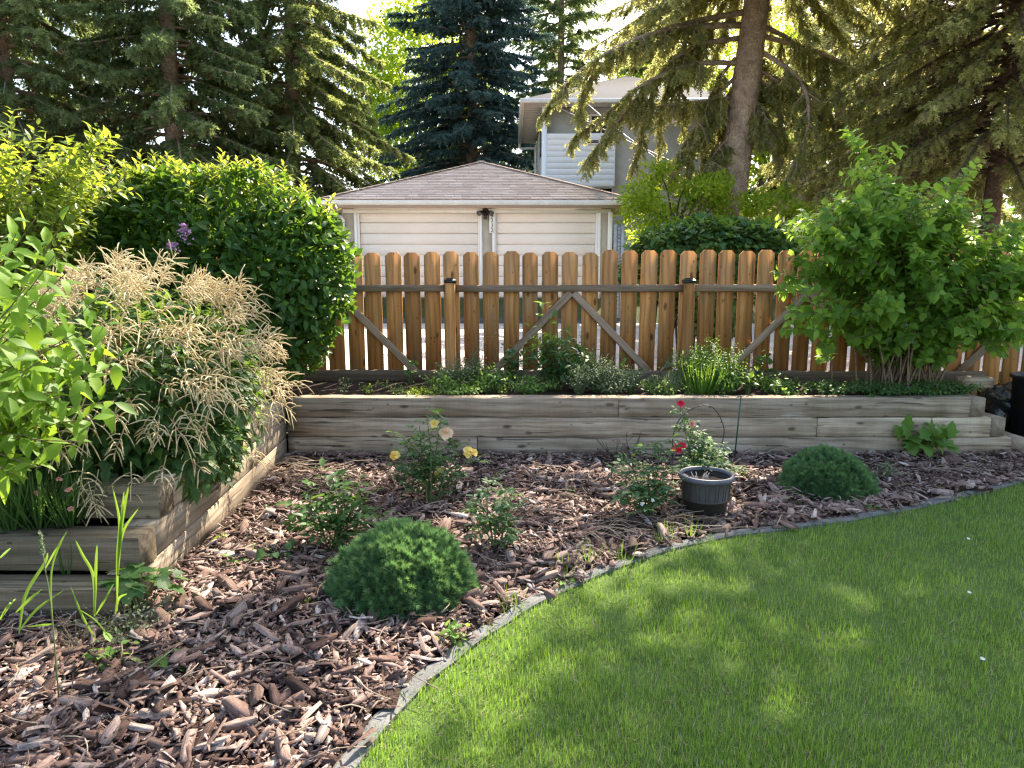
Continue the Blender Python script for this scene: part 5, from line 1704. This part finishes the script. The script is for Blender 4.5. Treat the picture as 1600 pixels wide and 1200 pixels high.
# pot
pc = gnd(1101, 800, 0.015)
pot = thing('flower_pot', 'dark grey plastic flower pot with ribbed sides standing on the mulch', 'pot', pc)
prf = [(0.0, 0.0), (0.118, 0.0), (0.124, 0.008), (0.140, 0.090), (0.144, 0.092), (0.146, 0.102), (0.143, 0.104), (0.155, 0.228), (0.150, 0.240), (0.140, 0.180), (0.0, 0.180)]
V, T = lathe(prf, 48, pc)
add_obj('pot_body', mesh_np('pot_body', V - wloc(pot), T, M['pot'], True), pot, wloc(pot))
V, T = lathe([(0.150, 0.222), (0.168, 0.224), (0.173, 0.236), (0.170, 0.252), (0.160, 0.257), (0.150, 0.250), (0.147, 0.236)], 48, pc)
add_obj('rim', mesh_np('rim', V - wloc(pot), T, M['pot_rim'], True), pot, wloc(pot))
for k in range(16):
    a = 2 * math.pi * k / 16
    rb = MB()
    arch = []
    for s in np.linspace(0, 1, 13):
        if s < 0.35: u, z = -1, 0.108 + 0.08 * s / 0.35
        elif s > 0.65: u, z = 1, 0.108 + 0.08 * (1 - s) / 0.35
        else:
            g_ = (s - 0.35) / 0.3
            u, z = -math.cos(g_ * math.pi), 0.188 + 0.024 * math.sin(g_ * math.pi)
        aa = a + u * 0.13
        R0 = 0.143 + (z - 0.104) / 0.124 * 0.012 + 0.0005
        arch.append(pc + np.array([R0 * math.cos(aa), R0 * math.sin(aa), z]))
    rb.tube(arch, 0.0015, 4)
    rb.build('rib', M['pot'], pot, True)
V, T = lathe([(0.0, 0.205), (0.06, 0.212), (0.12, 0.206), (0.149, 0.200)], 24, pc)
V[:, 2] += 0.006 * lump(V, 40.0)
add_obj('potting_soil', mesh_np('potting_soil', V - wloc(pot), T[:, [0, 2, 1]], M['soil'], True), pot, wloc(pot))
dt = thing('dry_stub', 'clump of dry white cut stalks standing in the pot soil', 'dead plant', pc + np.array([-0.05, -0.02, 0.205]))
b = MB()
for k in range(26):
    a = r.uniform(0, 6.28)
    s = pc + np.array([-0.05 + 0.025 * math.cos(a), -0.02 + 0.025 * math.sin(a), 0.203])
    b.tube([s, s + np.array([math.cos(a) * 0.035, math.sin(a) * 0.035, r.uniform(0.02, 0.065)])], [0.004, 0.002], 5, r=r.uniform(0.6, 1))
b.build('stalk', varied('bleached_stalk', [(0.0, (0.45, 0.36, 0.30)), (1.0, (0.72, 0.62, 0.54))], 0.9), dt)

# plant support wires behind the pot
ws = thing('plant_support', 'thin black wire hoop supporting the red rose behind the pot', 'plant support', gnd(1100, 762, 0.0))
hoop = [(1050, 702), (1053, 676), (1062, 655), (1085, 637), (1108, 634), (1122, 646), (1131, 668), (1130, 685), (1125, 700)]
b = MB(); b.tube(curve(np.array([at(x, y, 4.75) for x, y in hoop]), 40), 0.0035, 5); b.tube([at(1050, 702, 4.75), gnd(1051, 762)], 0.003, 5); b.tube([at(1125, 700, 4.75), gnd(1119, 762)], 0.003, 5)
b.build('wire_hoop', M['blackwire'], ws, True)
sk = thing('garden_stake', 'thin green garden stake leaning in front of the timber wall', 'stake', gnd(1147, 722))
b = MB(); b.tube([gnd(1147, 722), at(1158, 618, 5.45)], 0.006, 6)
b.build('stake_rod', M['wire'], sk, True)
b = MB()
tp = at(1158, 619, 5.45)
b.tube([tp + np.array([-0.02, 0, 0]), tp, tp + np.array([0.02, 0, 0])], 0.004, 5)
b.build('stake_loop', M['wire'], sk, True)

ROSELEAF = []
def compound_leaf(p, d, u, ln, r):
    """five leaflets on one stalk: positions, directions, ups, sizes"""
    d = unit(np.asarray(d, float))
    s = unit(np.cross(d, np.asarray(u, float)))
    out = [(p + d * ln, d, u, ln * 0.62)]
    for t in (0.45, 0.85):
        for sg in (-1, 1):
            out.append((p + d * ln * t, d * 0.5 + s * sg, u, ln * 0.52))
    return out
def flower(name, c, ax_, rad_, mat, parent, seed, npet=14, layers=3):
    rr = np.random.default_rng(seed)
    ax_ = unit(np.asarray(ax_, float))
    s1 = unit(np.cross(ax_, np.array([0.3, 0.9, 0.2])))
    s2 = np.cross(ax_, s1)
    P, D, U, Z, RN = [], [], [], [], []
    for k in range(npet):
        l = k % layers
        a = k * 2.4
        o = s1 * math.cos(a) + s2 * math.sin(a)
        op = (1.0, 0.7, 0.35)[l % 3]
        P.append(c + o * rad_ * 0.06)
        RN.append((0.75, 0.45, 0.1)[l % 3] + rr.uniform(-0.1, 0.2))
        D.append(o * op + ax_ * (1.15 - op) + rr.normal(0, 0.2, 3))
        U.append(ax_ - o * (0.3))
        Z.append(rad_ * (1.0, 0.82, 0.6)[l % 3] * rr.uniform(0.7, 1.2))
    tm = tmpl_leaf(0.85, 0.22, 0.30 if layers > 1 else -0.25, ws=(0, 0.8, 1.05, 0), ts=(0, 0.35, 0.78, 1.0))
    return cloud(name, tm, P, D, U, Z, M[mat], parent, rnd=np.clip(RN, 0, 0.99))
def rose(name, label, base_px, canes, flowers, lsz, seed, mat='rose', group=None, density=0.05, cat='rose bush', nind=60):
    """canes: list of (px, py, depth); flowers: (px, py, depth, radius, material)"""
    rr = np.random.default_rng(seed)
    base = gnd(*base_px, 0.02)
    t = thing(name, label, cat, base, group)
    sb = MB()
    P, D, U, Z = [], [], [], []
    for (px, py, Y) in canes:
        q = at(px, py, Y)
        s = base + np.append(rr.normal(0, 0.03, 2), 0)
        m = s + (q - s) * 0.5 + np.append(rr.normal(0, 0.02, 2), 0.04)
        l = curve([s, m, q], 9)
        sb.tube(l, np.linspace(0.0055, 0.0022, 9), 5, cap=False)
        L = np.linalg.norm(q - s)
        for j in range(max(3, int(L / density))):
            u = rr.uniform(0.22, 1.0)
            i = min(int(u * 8), 7)
            p = l[i] + (l[i + 1] - l[i]) * (u * 8 - i)
            a = rr.uniform(0, 6.28)
            d = np.array([math.cos(a), math.sin(a), rr.uniform(-0.1, 0.7)])
            ll = lsz * rr.uniform(0.8, 1.3)
            sb.tube([p, p + unit(d) * ll], 0.0012, 3, cap=False)
            for a_, b_, c_, z_ in compound_leaf(p, d, UP + 0.25 * rr.normal(size=3), ll, rr):
                P.append(a_); D.append(b_ + 0.15 * rr.normal(size=3) - UP * 0.15); U.append(c_ + 0.2 * rr.normal(size=3)); Z.append(z_)
    for k, (px, py, Y, rd, fm) in enumerate(flowers):
        c = at(px, py, Y)
        near = min(canes, key=lambda q: (q[0] - px) ** 2 + (q[1] - py) ** 2)
        s = at(*near)
        sb.tube([s * 0.4 + c * 0.6 - UP * 0.06, c - UP * 0.012], 0.002, 4)
        flower('bloom', c, np.array([rr.normal(0, 0.25), -0.75, 0.6]), rd, fm, t, seed + k)
    sb.build('cane', M['stem_green'], t, True)
    foliage(t, L_OVAL, 'rose', P, D, U, Z, M[mat], nind)
    return t
YR = 4.62
rose('rose_bush', 'tall yellow and peach flowered rose bush in front of the wall', (678, 786),
     [(665, 640, YR), (690, 650, YR), (640, 690, YR), (610, 705, YR), (605, 745, YR - .1), (655, 665, YR), (720, 690, YR), (715, 730, YR - .1), (735, 720, YR), (690, 735, YR - .2), (640, 740, YR - .1), (670, 705, YR), (628, 680, YR)],
     [(679, 662, YR - .05, 0.036, 'petal_yellow'), (698, 676, YR - .08, 0.052, 'petal_peach'), (617, 711, YR - .1, 0.040, 'petal_yellow'), (735, 707, YR - .1, 0.046, 'petal_yellow'), (686, 737, YR - .15, 0.036, 'petal_yellow')], 0.078, 61, density=0.030)
rose('rose_bush', 'red flowered rose bush held by a wire hoop behind the pot', (1095, 762),
     [(1062, 640, 4.7), (1075, 660, 4.7), (1100, 690, 4.65), (1125, 705, 4.6), (1140, 720, 4.6), (1120, 690, 4.7), (1085, 700, 4.6), (1145, 735, 4.5), (1110, 722, 4.42), (1092, 728, 4.42), (1128, 726, 4.42), (1070, 735, 4.44), (1088, 672, 4.7), (1130, 740, 4.5), (1075, 720, 4.6)],
     [(1064, 630, 4.65, 0.028, 'petal_red'), (1082, 662, 4.65, 0.030, 'petal_pink'), (1062, 699, 4.55, 0.042, 'petal_red')], 0.058, 62, density=0.016, nind=40)
rose('rose_bush', 'leafy green rose bush without blooms just left of the pot', (1012, 806),
     [(985, 700, 4.4), (1035, 690, 4.4), (965, 735, 4.3), (990, 740, 4.2), (1045, 730, 4.25), (1050, 755, 4.15), (1010, 730, 4.3), (975, 775, 4.1), (1040, 780, 4.05), (1005, 770, 4.05), (1025, 760, 4.1), (990, 800, 4.0)],
     [(1003, 787, 4.0, 0.014, 'petal_white'), (1020, 782, 4.0, 0.012, 'petal_white')], 0.080, 63, density=0.028)
rose('rose_bush', 'slim young rose bush between the yellow rose and the lawn', (778, 862),
     [(765, 745, 3.75), (790, 760, 3.75), (750, 785, 3.7), (800, 800, 3.65), (770, 800, 3.65), (785, 820, 3.6), (760, 825, 3.6), (800, 770, 3.75)],
     [], 0.076, 64, density=0.030)
rose('rose_bush', 'broad low green bush at the left of the yellow rose', (522, 862),
     [(480, 790, 3.75), (500, 755, 3.8), (540, 750, 3.8), (570, 775, 3.75), (585, 805, 3.7), (500, 815, 3.65), (540, 800, 3.7), (475, 830, 3.6), (560, 835, 3.6), (515, 840, 3.55), (530, 770, 3.8)],
     [], 0.100, 65, mat='forb_dark', density=0.028, cat='shrub')

def forb(name, label, base, h, spread, nst, tm, key, lsz, mat, seed, cat='plant', group=None, step=0.05, flat=0.9, drop=0.1, start=0.2, opp=False, nind=40, stem_mat='stem_green', rr_=0.003, flowers=None):
    rr = np.random.default_rng(seed)
    base = np.asarray(base, float)
    t = thing(name, label, cat, base, group)
    lines = []
    for k in range(nst):
        a = k * 2.4 + rr.uniform(0, 0.6)
        o = np.array([math.cos(a), math.sin(a), 0]) * spread * (rr.random() ** 0.6)
        hh = h * rr.uniform(0.7, 1.05) * (1 - 0.35 * (np.linalg.norm(o) / max(spread, 1e-3)) ** 2)
        s = base + o * 0.15
        q = base + o + UP * hh
        lines.append(curve([s, s + o * 0.25 + UP * hh * 0.55, q], 7))
    stems_with_leaves(t, lines, rr_, tm, key, lsz, mat, stem_mat, step, nind, start, opp, 1.0, flat, drop, 0.7, seed)
    if flowers:
        nf, fm, fr = flowers
        for k in range(nf):
            l = lines[k % len(lines)]
            flower('bloom', l[-1] + rr.normal(0, 0.012, 3), UP + 0.5 * rr.normal(size=3), fr, fm, t, seed + k, 6, 1)
    return t
def tuft(name, label, base, h, spread, nbl, width, mat, seed, cat='grass', group=None, arch=0.6):
    rr = np.random.default_rng(seed)
    t = thing(name, label, cat, base, group)
    base = np.asarray(base, float)
    a = rr.uniform(0, 6.283, nbl)
    o = np.column_stack([np.cos(a), np.sin(a), 0 * a])
    k = rr.random(nbl) ** 0.6
    P = base + o * (spread * 0.35 * rr.random(nbl))[:, None]
    D = o * (k * arch)[:, None] + UP * 1.0
    tm = (lambda w=width: (np.array([(0, w/2, 0), (0, -w/2, 0), (0.4, w*0.5, -0.02), (0.4, -w*0.5, -0.02), (0.75, w*0.35, -0.10), (0.75, -w*0.35, -0.10), (1, 0, -0.24)], float), np.array([(0, 1, 3), (0, 3, 2), (2, 3, 5), (2, 5, 4), (4, 5, 6)])))()
    cloud('blade', tm, P, D, o + UP * 0.3, h * rr.uniform(0.55, 1.1, nbl), M[mat], t)
    return t

# small plants dotted over the mulch
G1 = 'small weeds in the mulch'
forb('leafy_plant', 'low spreading three leaved plant left of the broad low bush', gnd(430, 880), 0.11, 0.15, 10, L_LOBED, 'forbl', 0.060, 'rose', 71, step=0.03)
forb('leafy_plant', 'small pale seedling beside the left planter wall', gnd(352, 850), 0.09, 0.06, 5, L_OVAL, 'oval', 0.045, 'lime', 72, step=0.03)
forb('leafy_plant', 'little light green plant at the foot of the planter wall', gnd(365, 890), 0.08, 0.09, 7, L_OVAL, 'oval', 0.045, 'forb', 73, step=0.03)
forb('leafy_plant', 'broad leaved light green plant against the right end of the wall', gnd(1440, 712), 0.30, 0.26, 26, L_PALM, 'palm', 0.135, 'forb', 74, step=0.05, start=0.4, flat=0.5)
forb('leafy_plant', 'small bluish plant right of the smaller dwarf spruce', gnd(1383, 752), 0.16, 0.10, 14, L_LANCE, 'lance', 0.045, 'sage', 75, step=0.025)
forb('leafy_plant', 'small round leaved weed by the edging below the dwarf spruce mound', gnd(710, 1012), 0.13, 0.07, 9, L_ROUND, 'round', 0.036, 'forb', 76, step=0.025)
forb('leafy_plant', 'tiny yellowing weed left of the round leaved weed', gnd(676, 1010), 0.06, 0.04, 6, L_ROUND, 'round', 0.026, 'lime', 77, step=0.025)
forb('leafy_plant', 'tiny weed on the edging near the smaller dwarf spruce', gnd(1362, 800), 0.07, 0.05, 6, L_ROUND, 'round', 0.032, 'forb', 78, step=0.03)
forb('leafy_plant', 'pale yellow green sprout right of the pot', gnd(1163, 752), 0.09, 0.05, 5, L_OVAL, 'oval', 0.045, 'lime', 79, step=0.03)
forb('leafy_plant', 'flat dandelion rosette at the lawn edge', gnd(868, 912), 0.05, 0.13, 12, L_LANCE, 'lance', 0.065, 'forb', 80, step=0.04, start=0.4)
forb('leafy_plant', 'sprouting weeds in the near left corner of the mulch', gnd(170, 1045), 0.10, 0.12, 9, L_OVAL, 'oval', 0.075, 'forb', 81, step=0.04)
forb('leafy_plant', 'low weed beside the sprouting weeds in the near mulch', gnd(262, 1050), 0.09, 0.07, 6, L_OVAL, 'oval', 0.055, 'forb', 82, step=0.04)
WEEDLAB = ['left of the big dwarf spruce mound', 'behind the slim young rose bush', 'midway between the young rose and the pot', 'in front of the smaller dwarf spruce', 'near the edging below the leafy rose bush', 'right behind the big dwarf spruce mound', 'at the far right of the mulch near the edging', 'right below the smaller dwarf spruce mound', 'between the broad low bush and the wall', 'on the left between the planter and the broad bush', 'on the edging curve where the lawn bulges', 'on the mulch edge below the smaller dwarf spruce', 'at the lawn edge right of the big dwarf spruce', 'at the foot of the wall left of the yellow rose', 'at the foot of the wall right of the yellow rose']
for k, (px, py) in enumerate(((480, 942), (840, 760), (893, 770), (1235, 770), (905, 895), (730, 830), (1470, 765), (1245, 790), (560, 770), (415, 800), (955, 870), (1330, 806), (820, 880), (545, 742), (835, 735))):
    forb('weed', 'tiny weed in the bark ' + WEEDLAB[k], gnd(px, py), 0.045, 0.035, 4, L_ROUND, 'round', 0.024, ('lime', 'forb')[k % 2], 300 + k, 'weed', G1, step=0.02, nind=0)
TUFTLAB = ['left of the dandelion rosette', 'at the lawn bulge left of the pot', 'directly in front of the pot', 'between the dandelion rosette and the lawn bulge', 'just left below the pot', 'right of the big dwarf spruce']
for k, (px, py) in enumerate(((880, 905), (975, 880), (1080, 838), (920, 880), (1040, 850), (800, 960))):
    tuft('grass_tuft', 'thin wispy grass tuft at the edging ' + TUFTLAB[k], gnd(px, py), 0.13, 0.12, 26, 0.03, 'forb', 330 + k, group='wispy tufts by the edging', arch=1.3)
TWIGLAB = ['left behind the smaller dwarf spruce', 'straight behind the smaller dwarf spruce', 'right behind the smaller dwarf spruce', 'left of the leafy rose bush', 'just behind the leafy rose bush']
for k, (px, py) in enumerate(((1225, 690), (1260, 688), (1290, 695), (960, 715), (985, 705))):
    p = gnd(px, py + 8)
    t = thing('dry_twig', 'bare brown twigs before the timber wall ' + TWIGLAB[k], 'twigs', p, 'bare twigs by the wall')
    b = MB()
    for j in range(12):
        d = np.array([r.normal(0, 0.12), r.normal(0, 0.05), r.uniform(0.06, 0.24)])
        b.tube(curve([p, p + d * 0.5 + r.normal(0, 0.015, 3), p + d], 5), 0.0022, 4)
    b.build('twig', M['stem_dark'], t, True)

# left foreground: tall grasses, leafy weed, sedge on the planter step
def long_blades(name, label, base, blades, mat, cat='grass', head=None):
    t = thing(name, label, cat, base)
    base = np.asarray(base, float)
    for (pts, w) in blades:
        l = curve(np.array(pts), 14)
        k = len(l)
        tn = unit(np.gradient(l, axis=0))
        sd_ = unit(np.cross(tn, np.array([0.15, -1.0, 0.1])))
        ww = 0.72 * w * np.sin(np.linspace(0.25, math.pi, k)) ** 0.6
        fold = unit(np.cross(sd_, tn)) * (ww * 0.35)[:, None]
        b = MB()
        A, B, Cn = l + sd_ * ww[:, None] + fold, l, l - sd_ * ww[:, None] + fold
        b.quadstrip(A, B); b.quadstrip(B, Cn)
        b.build('blade', M[mat], t)
    if head:
        pts, hl = head
        l = curve(np.array(pts), 20)
        b = MB(); b.tube(l, np.linspace(0.003, 0.0018, 20), 5); b.build('stem', M['stem_green'], t, True)
        tip = l[-1]; tn = unit(l[-1] - l[-4])
        n_ = 150
        u = RNG.random(n_)
        q = tip - tn * (u * hl)[:, None] + rdir(n_) * 0.0045
        cloud('seed_head', L_OVAL, q, tn + 0.7 * rdir(n_), rdir(n_), 0.011, M['sage'], t)
    return t
A_ = lambda x, y, Y=2.45: at(x, y, Y)
b0 = gnd(60, 985)
long_blades('tall_grass', 'tall grass with a pale seed head at the left edge of the mulch', gnd(88, 1050),
            [([A_(88, 1045, 2.25), A_(80, 900, 2.35), A_(104, 828, 2.4)], 0.0045), ([A_(30, 990, 2.3), A_(40, 930, 2.35), A_(70, 880, 2.4), A_(75, 862, 2.4)], 0.008),
             ([A_(25, 957, 2.3), A_(48, 935, 2.32), A_(66, 920, 2.35)], 0.007), ([A_(0, 968, 2.3), A_(15, 945, 2.3), A_(26, 935, 2.35)], 0.007), ([A_(0, 872, 2.3), A_(17, 856, 2.35)], 0.006),
             ([A_(30, 985, 2.3), A_(60, 950, 2.35), A_(100, 922, 2.4)], 0.006), ([A_(81, 975, 2.25), A_(62, 977, 2.25), A_(40, 979, 2.2)], 0.006), ([A_(70, 890, 2.4), A_(88, 858, 2.4), A_(105, 830, 2.45)], 0.005)],
            'blade', head=([A_(92, 1090, 2.2), A_(80, 950, 2.3), A_(70, 885, 2.35), A_(63, 832, 2.4)], 0.085))
long_blades('tall_grass', 'bright yellow green grass blades rising in front of the lowest planter step', gnd(148, 968),
            [([A_(148, 962, 2.6), A_(146, 900, 2.6), A_(130, 868, 2.6), A_(117, 842, 2.6)], 0.008), ([A_(148, 960, 2.6), A_(150, 890, 2.6), A_(152, 848, 2.6)], 0.008), ([A_(150, 1000, 2.5), A_(128, 960, 2.5), A_(110, 915, 2.55)], 0.006), ([A_(150, 960, 2.55), A_(165, 935, 2.55), A_(178, 912, 2.6)], 0.006), ([A_(178, 1005, 2.4), A_(150, 970, 2.45), A_(120, 950, 2.5)], 0.004)], 'blade')
long_blades('tall_grass', 'tallest yellow green grass shoot in front of the planter corner', gnd(180, 960),
            [([A_(183, 955, 2.65), A_(184, 870, 2.65), A_(187, 815, 2.65), A_(175, 757, 2.65)], 0.008), ([A_(184, 900, 2.65), A_(190, 820, 2.65), A_(202, 755, 2.65)], 0.010), ([A_(184, 880, 2.65), A_(193, 830, 2.65), A_(218, 792, 2.65)], 0.007), ([A_(186, 860, 2.65), A_(191, 800, 2.65), A_(194, 765, 2.65)], 0.006), ([A_(180, 960, 2.6), A_(186, 935, 2.6), A_(200, 927, 2.55)], 0.007)], 'blade')
forb('leafy_plant', 'leafy strawberry like weed at the foot of the stepped planter', gnd(222, 962), 0.26, 0.20, 14, L_PALM, 'palm', 0.085, 'forb_dark', 84, step=0.06, start=0.5, flat=1.2)
forb('weed_clump', 'wispy flowering weed in front of the leafy strawberry like weed', gnd(205, 1005), 0.20, 0.22, 34, L_QUICK, 'quick', 0.020, 'sage', 85, step=0.035, nind=0, stem_mat='litter' if False else 'stem_green', rr_=0.0014)
forb('weed_clump', 'sparse dry weed at the near left corner', gnd(120, 1020), 0.16, 0.25, 26, L_QUICK, 'quick', 0.014, 'sage', 86, step=0.05, nind=0, stem_mat='stem', rr_=0.0013)
for k, (px, py, Y, h, n_) in enumerate(((60, 815, 3.16, 0.36, 170), (110, 805, 3.2, 0.30, 130), (15, 815, 3.14, 0.36, 150))):
    lab = ('arching dark green sedge clump on the planter step', 'shorter dark sedge clump near the planter corner', 'dark sedge clump at the left edge of the planter step')[k]
    p = at(px, py, Y); p[2] = 0.33
    tuft('sedge_clump', lab, p, h, 0.22, n_, 0.022, 'forb_dark', 90 + k, arch=1.2, group='sedge clumps on the planter step')
for k, (px, py) in enumerate(((92, 748), (57, 770), (107, 765), (110, 795))):
    flower('seed_puff', at(px, py, 3.05), (0, -0.4, 1), 0.014, 'petal_pink', bpy.data.objects['sedge_clump'], 500 + k, 16, 3)
tuft('grass_tuft', 'thin grass sprouting from the gap above the lowest planter step', np.append(at(105, 905, 3.0)[:2], 0.13), 0.20, 0.04, 12, 0.03, 'forb_dark', 99)

# ------------------------------------------------------------------ plants in the back planter
SZ = 0.465
_forb, _tuft = forb, tuft
def forb(name, label, base, h, spread, nst, *a, **k):       # the bed is grown full
    return _forb(name, label, base, h * 1.35, spread * 1.25, int(nst * 1.6), *a, **k)
def inbed(px, Y):
    return np.array([at(px, 600, Y)[0], Y, SZ])
forb('leafy_plant', 'small leafy sprout at the foot of the left fence brace', inbed(640, 6.6), 0.20, 0.10, 6, L_OVAL, 'oval', 0.07, 'forb', 101, step=0.05)
forb('ground_cover_plant', 'bright lime green creeping plant along the timber edge', inbed(655, 5.98), 0.06, 0.24, 40, L_ROUND, 'round', 0.026, 'lime', 102, step=0.022)
forb('ground_cover_plant', 'patch of light green creeper spilling to the timber edge', inbed(720, 5.98), 0.10, 0.26, 44, L_ROUND, 'round', 0.028, 'forb', 103, step=0.022)
forb('fern_like_plant', 'feathery grey green plant left of the diagonal brace', inbed(712, 6.3), 0.24, 0.18, 30, L_QUICK, 'quick', 0.030, 'sage', 104, step=0.014, nind=0)
forb('fern_like_plant', 'wispy plant with pink tinged tips by the left fence post', inbed(740, 6.4), 0.28, 0.16, 26, L_QUICK, 'quick', 0.026, 'sage', 105, step=0.016, nind=0, flowers=(10, 'petal_pink', 0.012))
forb('leafy_plant', 'leafy green plant below the fence brace', inbed(800, 6.45), 0.30, 0.16, 14, L_OVAL, 'oval', 0.075, 'forb_dark', 106, step=0.04)
forb('leafy_plant', 'dark glossy leafy mound in the middle of the planter', inbed(868, 6.3), 0.42, 0.30, 34, L_LANCE, 'lance', 0.095, 'forb_dark', 107, step=0.038, nind=120)
forb('leafy_plant', 'yellow green young leaves on top of the dark leafy mound', inbed(852, 6.32) + UP * 0.28, 0.18, 0.12, 9, L_LANCE, 'lance', 0.10, 'lime', 108, step=0.04)
forb('leafy_plant', 'low dense greenery at the timber edge below the leafy mound', inbed(830, 6.0), 0.14, 0.22, 36, L_OVAL, 'oval', 0.036, 'forb', 109, step=0.022)
tall = thing('tall_stalk', 'tall thin leafy stalk standing before the apex of the fence braces', 'plant', inbed(852, 6.5))
stems_with_leaves(tall, [curve([inbed(856, 6.5), at(868, 540, 6.5), at(845, 500, 6.5), at(850, 465, 6.5)], 10), curve([inbed(858, 6.5), at(872, 530, 6.48), at(858, 475, 6.48)], 10), curve([inbed(850, 6.5), at(835, 545, 6.5), at(826, 505, 6.5)], 8), curve([inbed(862, 6.5), at(880, 530, 6.5), at(892, 520, 6.5)], 8)], 0.004, L_OVAL, 'oval', 0.10, 'forb', 'stem_green', 0.10, 60, 0.35, True, seed=110)
dry = thing('tall_stalk', 'tall dried seed stalk beside the fence with tiny brown pods', 'plant', inbed(772, 6.7))
stems_with_leaves(dry, [curve([inbed(772, 6.7), at(774, 540, 6.7), at(764, 480, 6.7)], 9), curve([inbed(774, 6.7), at(778, 530, 6.7), at(771, 492, 6.7)], 8), curve([inbed(778, 6.7), at(770, 540, 6.7), at(772, 515, 6.7)], 8)], 0.0022, L_QUICK, 'quick', 0.028, 'litter_leaf' if False else 'sage', 'stem', 0.03, 0, 0.2, False, seed=111)
for k, (px, Y, h, s, n_, lab) in enumerate(((935, 6.15, 0.26, 0.30, 90, 'grey green lavender like mound right of the leafy mound'), (985, 6.1, 0.20, 0.2, 46, 'smaller grey green mound right of the lavender like mound'), (905, 6.0, 0.20, 0.16, 36, 'small wispy grey green clump in front of the leafy mound'))):
    forb('lavender_mound', lab, inbed(px, Y), h, s, n_, L_QUICK, 'quick', 0.022, 'sage', 120 + k, step=0.016, nind=0, rr_=0.0016, start=0.1, drop=-0.2)
forb('leafy_plant', 'small leafy plant against the fence right of the brace', inbed(970, 6.5), 0.24, 0.08, 5, L_OVAL, 'oval', 0.08, 'forb', 126, step=0.06)
tuft('grass_clump', 'bright green fine leaved clump below the right fence post', inbed(1098, 6.15), 0.34, 0.42, 420, 0.016, 'forb', 127, cat='plant', arch=1.35)
forb('fern_like_plant', 'feathery top of the fine leaved clump by the right fence post', inbed(1108, 6.2), 0.36, 0.34, 90, L_QUICK, 'quick', 0.030, 'forb', 128, step=0.018, nind=0, start=0.5)
tuft('grass_clump', 'duller green fine clump left of the bright fine leaved clump', inbed(1045, 6.1), 0.20, 0.22, 260, 0.02, 'sage', 129, cat='plant', arch=1.0)
forb('leafy_plant', 'broad leaved light plant right of the fine leaved clump', inbed(1170, 5.98), 0.17, 0.07, 5, L_OVAL, 'oval', 0.085, 'forb', 130, step=0.04)
forb('leafy_plant', 'dark rounded leaf plant against the fence left of the big shrub', inbed(1190, 6.5), 0.24, 0.12, 6, L_ROUND, 'round', 0.10, 'forb_dark', 131, step=0.07)
for k, (px, Y, s, lab) in enumerate(((1225, 6.0, 0.22, 'sparse creeping weeds near the left foot of the big shrub'), (1300, 5.98, 0.26, 'dark creeping ground cover under the left side of the big shrub'), (1370, 5.95, 0.30, 'dark creeping ground cover in front of the shrub stems'), (1440, 5.97, 0.30, 'dark creeping ground cover right of the shrub stems'), (1492, 6.0, 0.20, 'dark creeper hanging over the right end of the wall'), (1415, 6.15, 0.3, 'taller creeper patch behind the front ground cover'))):
    forb('ground_cover_plant', lab, inbed(px, Y), 0.10, s, 60 if k else 16, L_ROUND, 'round', 0.030, 'forb_dark' if k else 'forb', 140 + k, 'ground cover', step=0.02, nind=20)
SOILLAB = ['in the bare soil at the left end of the planter', 'in the bare soil before the left brace foot', 'against the dark board at the left end', 'beside the lime creeper near the timber edge', 'on the timber edge left of the lime creeper', 'on the timber edge nearest the left corner', 'behind the light green creeper by the fence', 'between the grey mounds and the dull fine clump', 'under the right leg of the fence brace', 'under the left branches of the big shrub', 'near the stems at the left of the big shrub', 'behind the broad leaved light plant by the fence', 'on the timber edge below the dull fine clump', 'on the timber edge below the fine leaved clump', 'behind the lavender like mound by the fence', 'at the timber edge under the left fence post', 'on the timber edge right of the left fence post']
for k, (px, Y) in enumerate(((570, 6.1), (600, 6.3), (540, 6.4), (620, 6.0), (575, 5.97), (535, 5.97), (690, 6.6), (1010, 6.2), (1025, 6.5), (1240, 6.4), (1260, 6.2), (1150, 6.4), (1075, 5.95), (1130, 5.95), (900, 6.6), (760, 6.05), (785, 5.95))):
    forb('weed', 'small weed ' + SOILLAB[k], inbed(px, Y), 0.08, 0.06, 7, L_OVAL, 'oval', 0.03, ('forb', 'lime', 'sage')[k % 3], 400 + k, 'weed', 'weeds in the planter soil', step=0.022, nind=0)

for k, (px, Y, h, s, n_, tm_, key, lz, mt, lab) in enumerate((
        (690, 6.05, 0.16, 0.22, 26, L_OVAL, 'oval', 0.040, 'forb', 'mixed low greenery left of the left fence post'),
        (765, 6.15, 0.20, 0.24, 26, L_LANCE, 'lance', 0.060, 'forb', 'knee high leafy greens below the left fence post'),
        (905, 6.35, 0.30, 0.20, 22, L_LANCE, 'lance', 0.085, 'forb', 'upright leafy stems beside the dark leafy mound'),
        (955, 6.02, 0.13, 0.22, 26, L_OVAL, 'oval', 0.034, 'sage', 'grey green creeper in front of the lavender like mound'),
        (1030, 5.98, 0.12, 0.22, 26, L_OVAL, 'oval', 0.034, 'forb', 'low creeper by the timber joint right of centre'),
        (1070, 6.45, 0.26, 0.22, 22, L_LANCE, 'lance', 0.070, 'sage', 'tall grey green stems against the fence behind the fine clumps'),
        (1140, 6.1, 0.22, 0.24, 40, L_LANCE, 'lance', 0.060, 'forb', 'feathery green stems right of the fine leaved clump'),
        (1205, 6.05, 0.14, 0.18, 20, L_OVAL, 'oval', 0.050, 'forb', 'small leafy greens left of the creeping ground cover'))):
    forb('leafy_plant', lab, inbed(px, Y), h, s, n_, tm_, key, lz, mt, 450 + k, step=0.03)
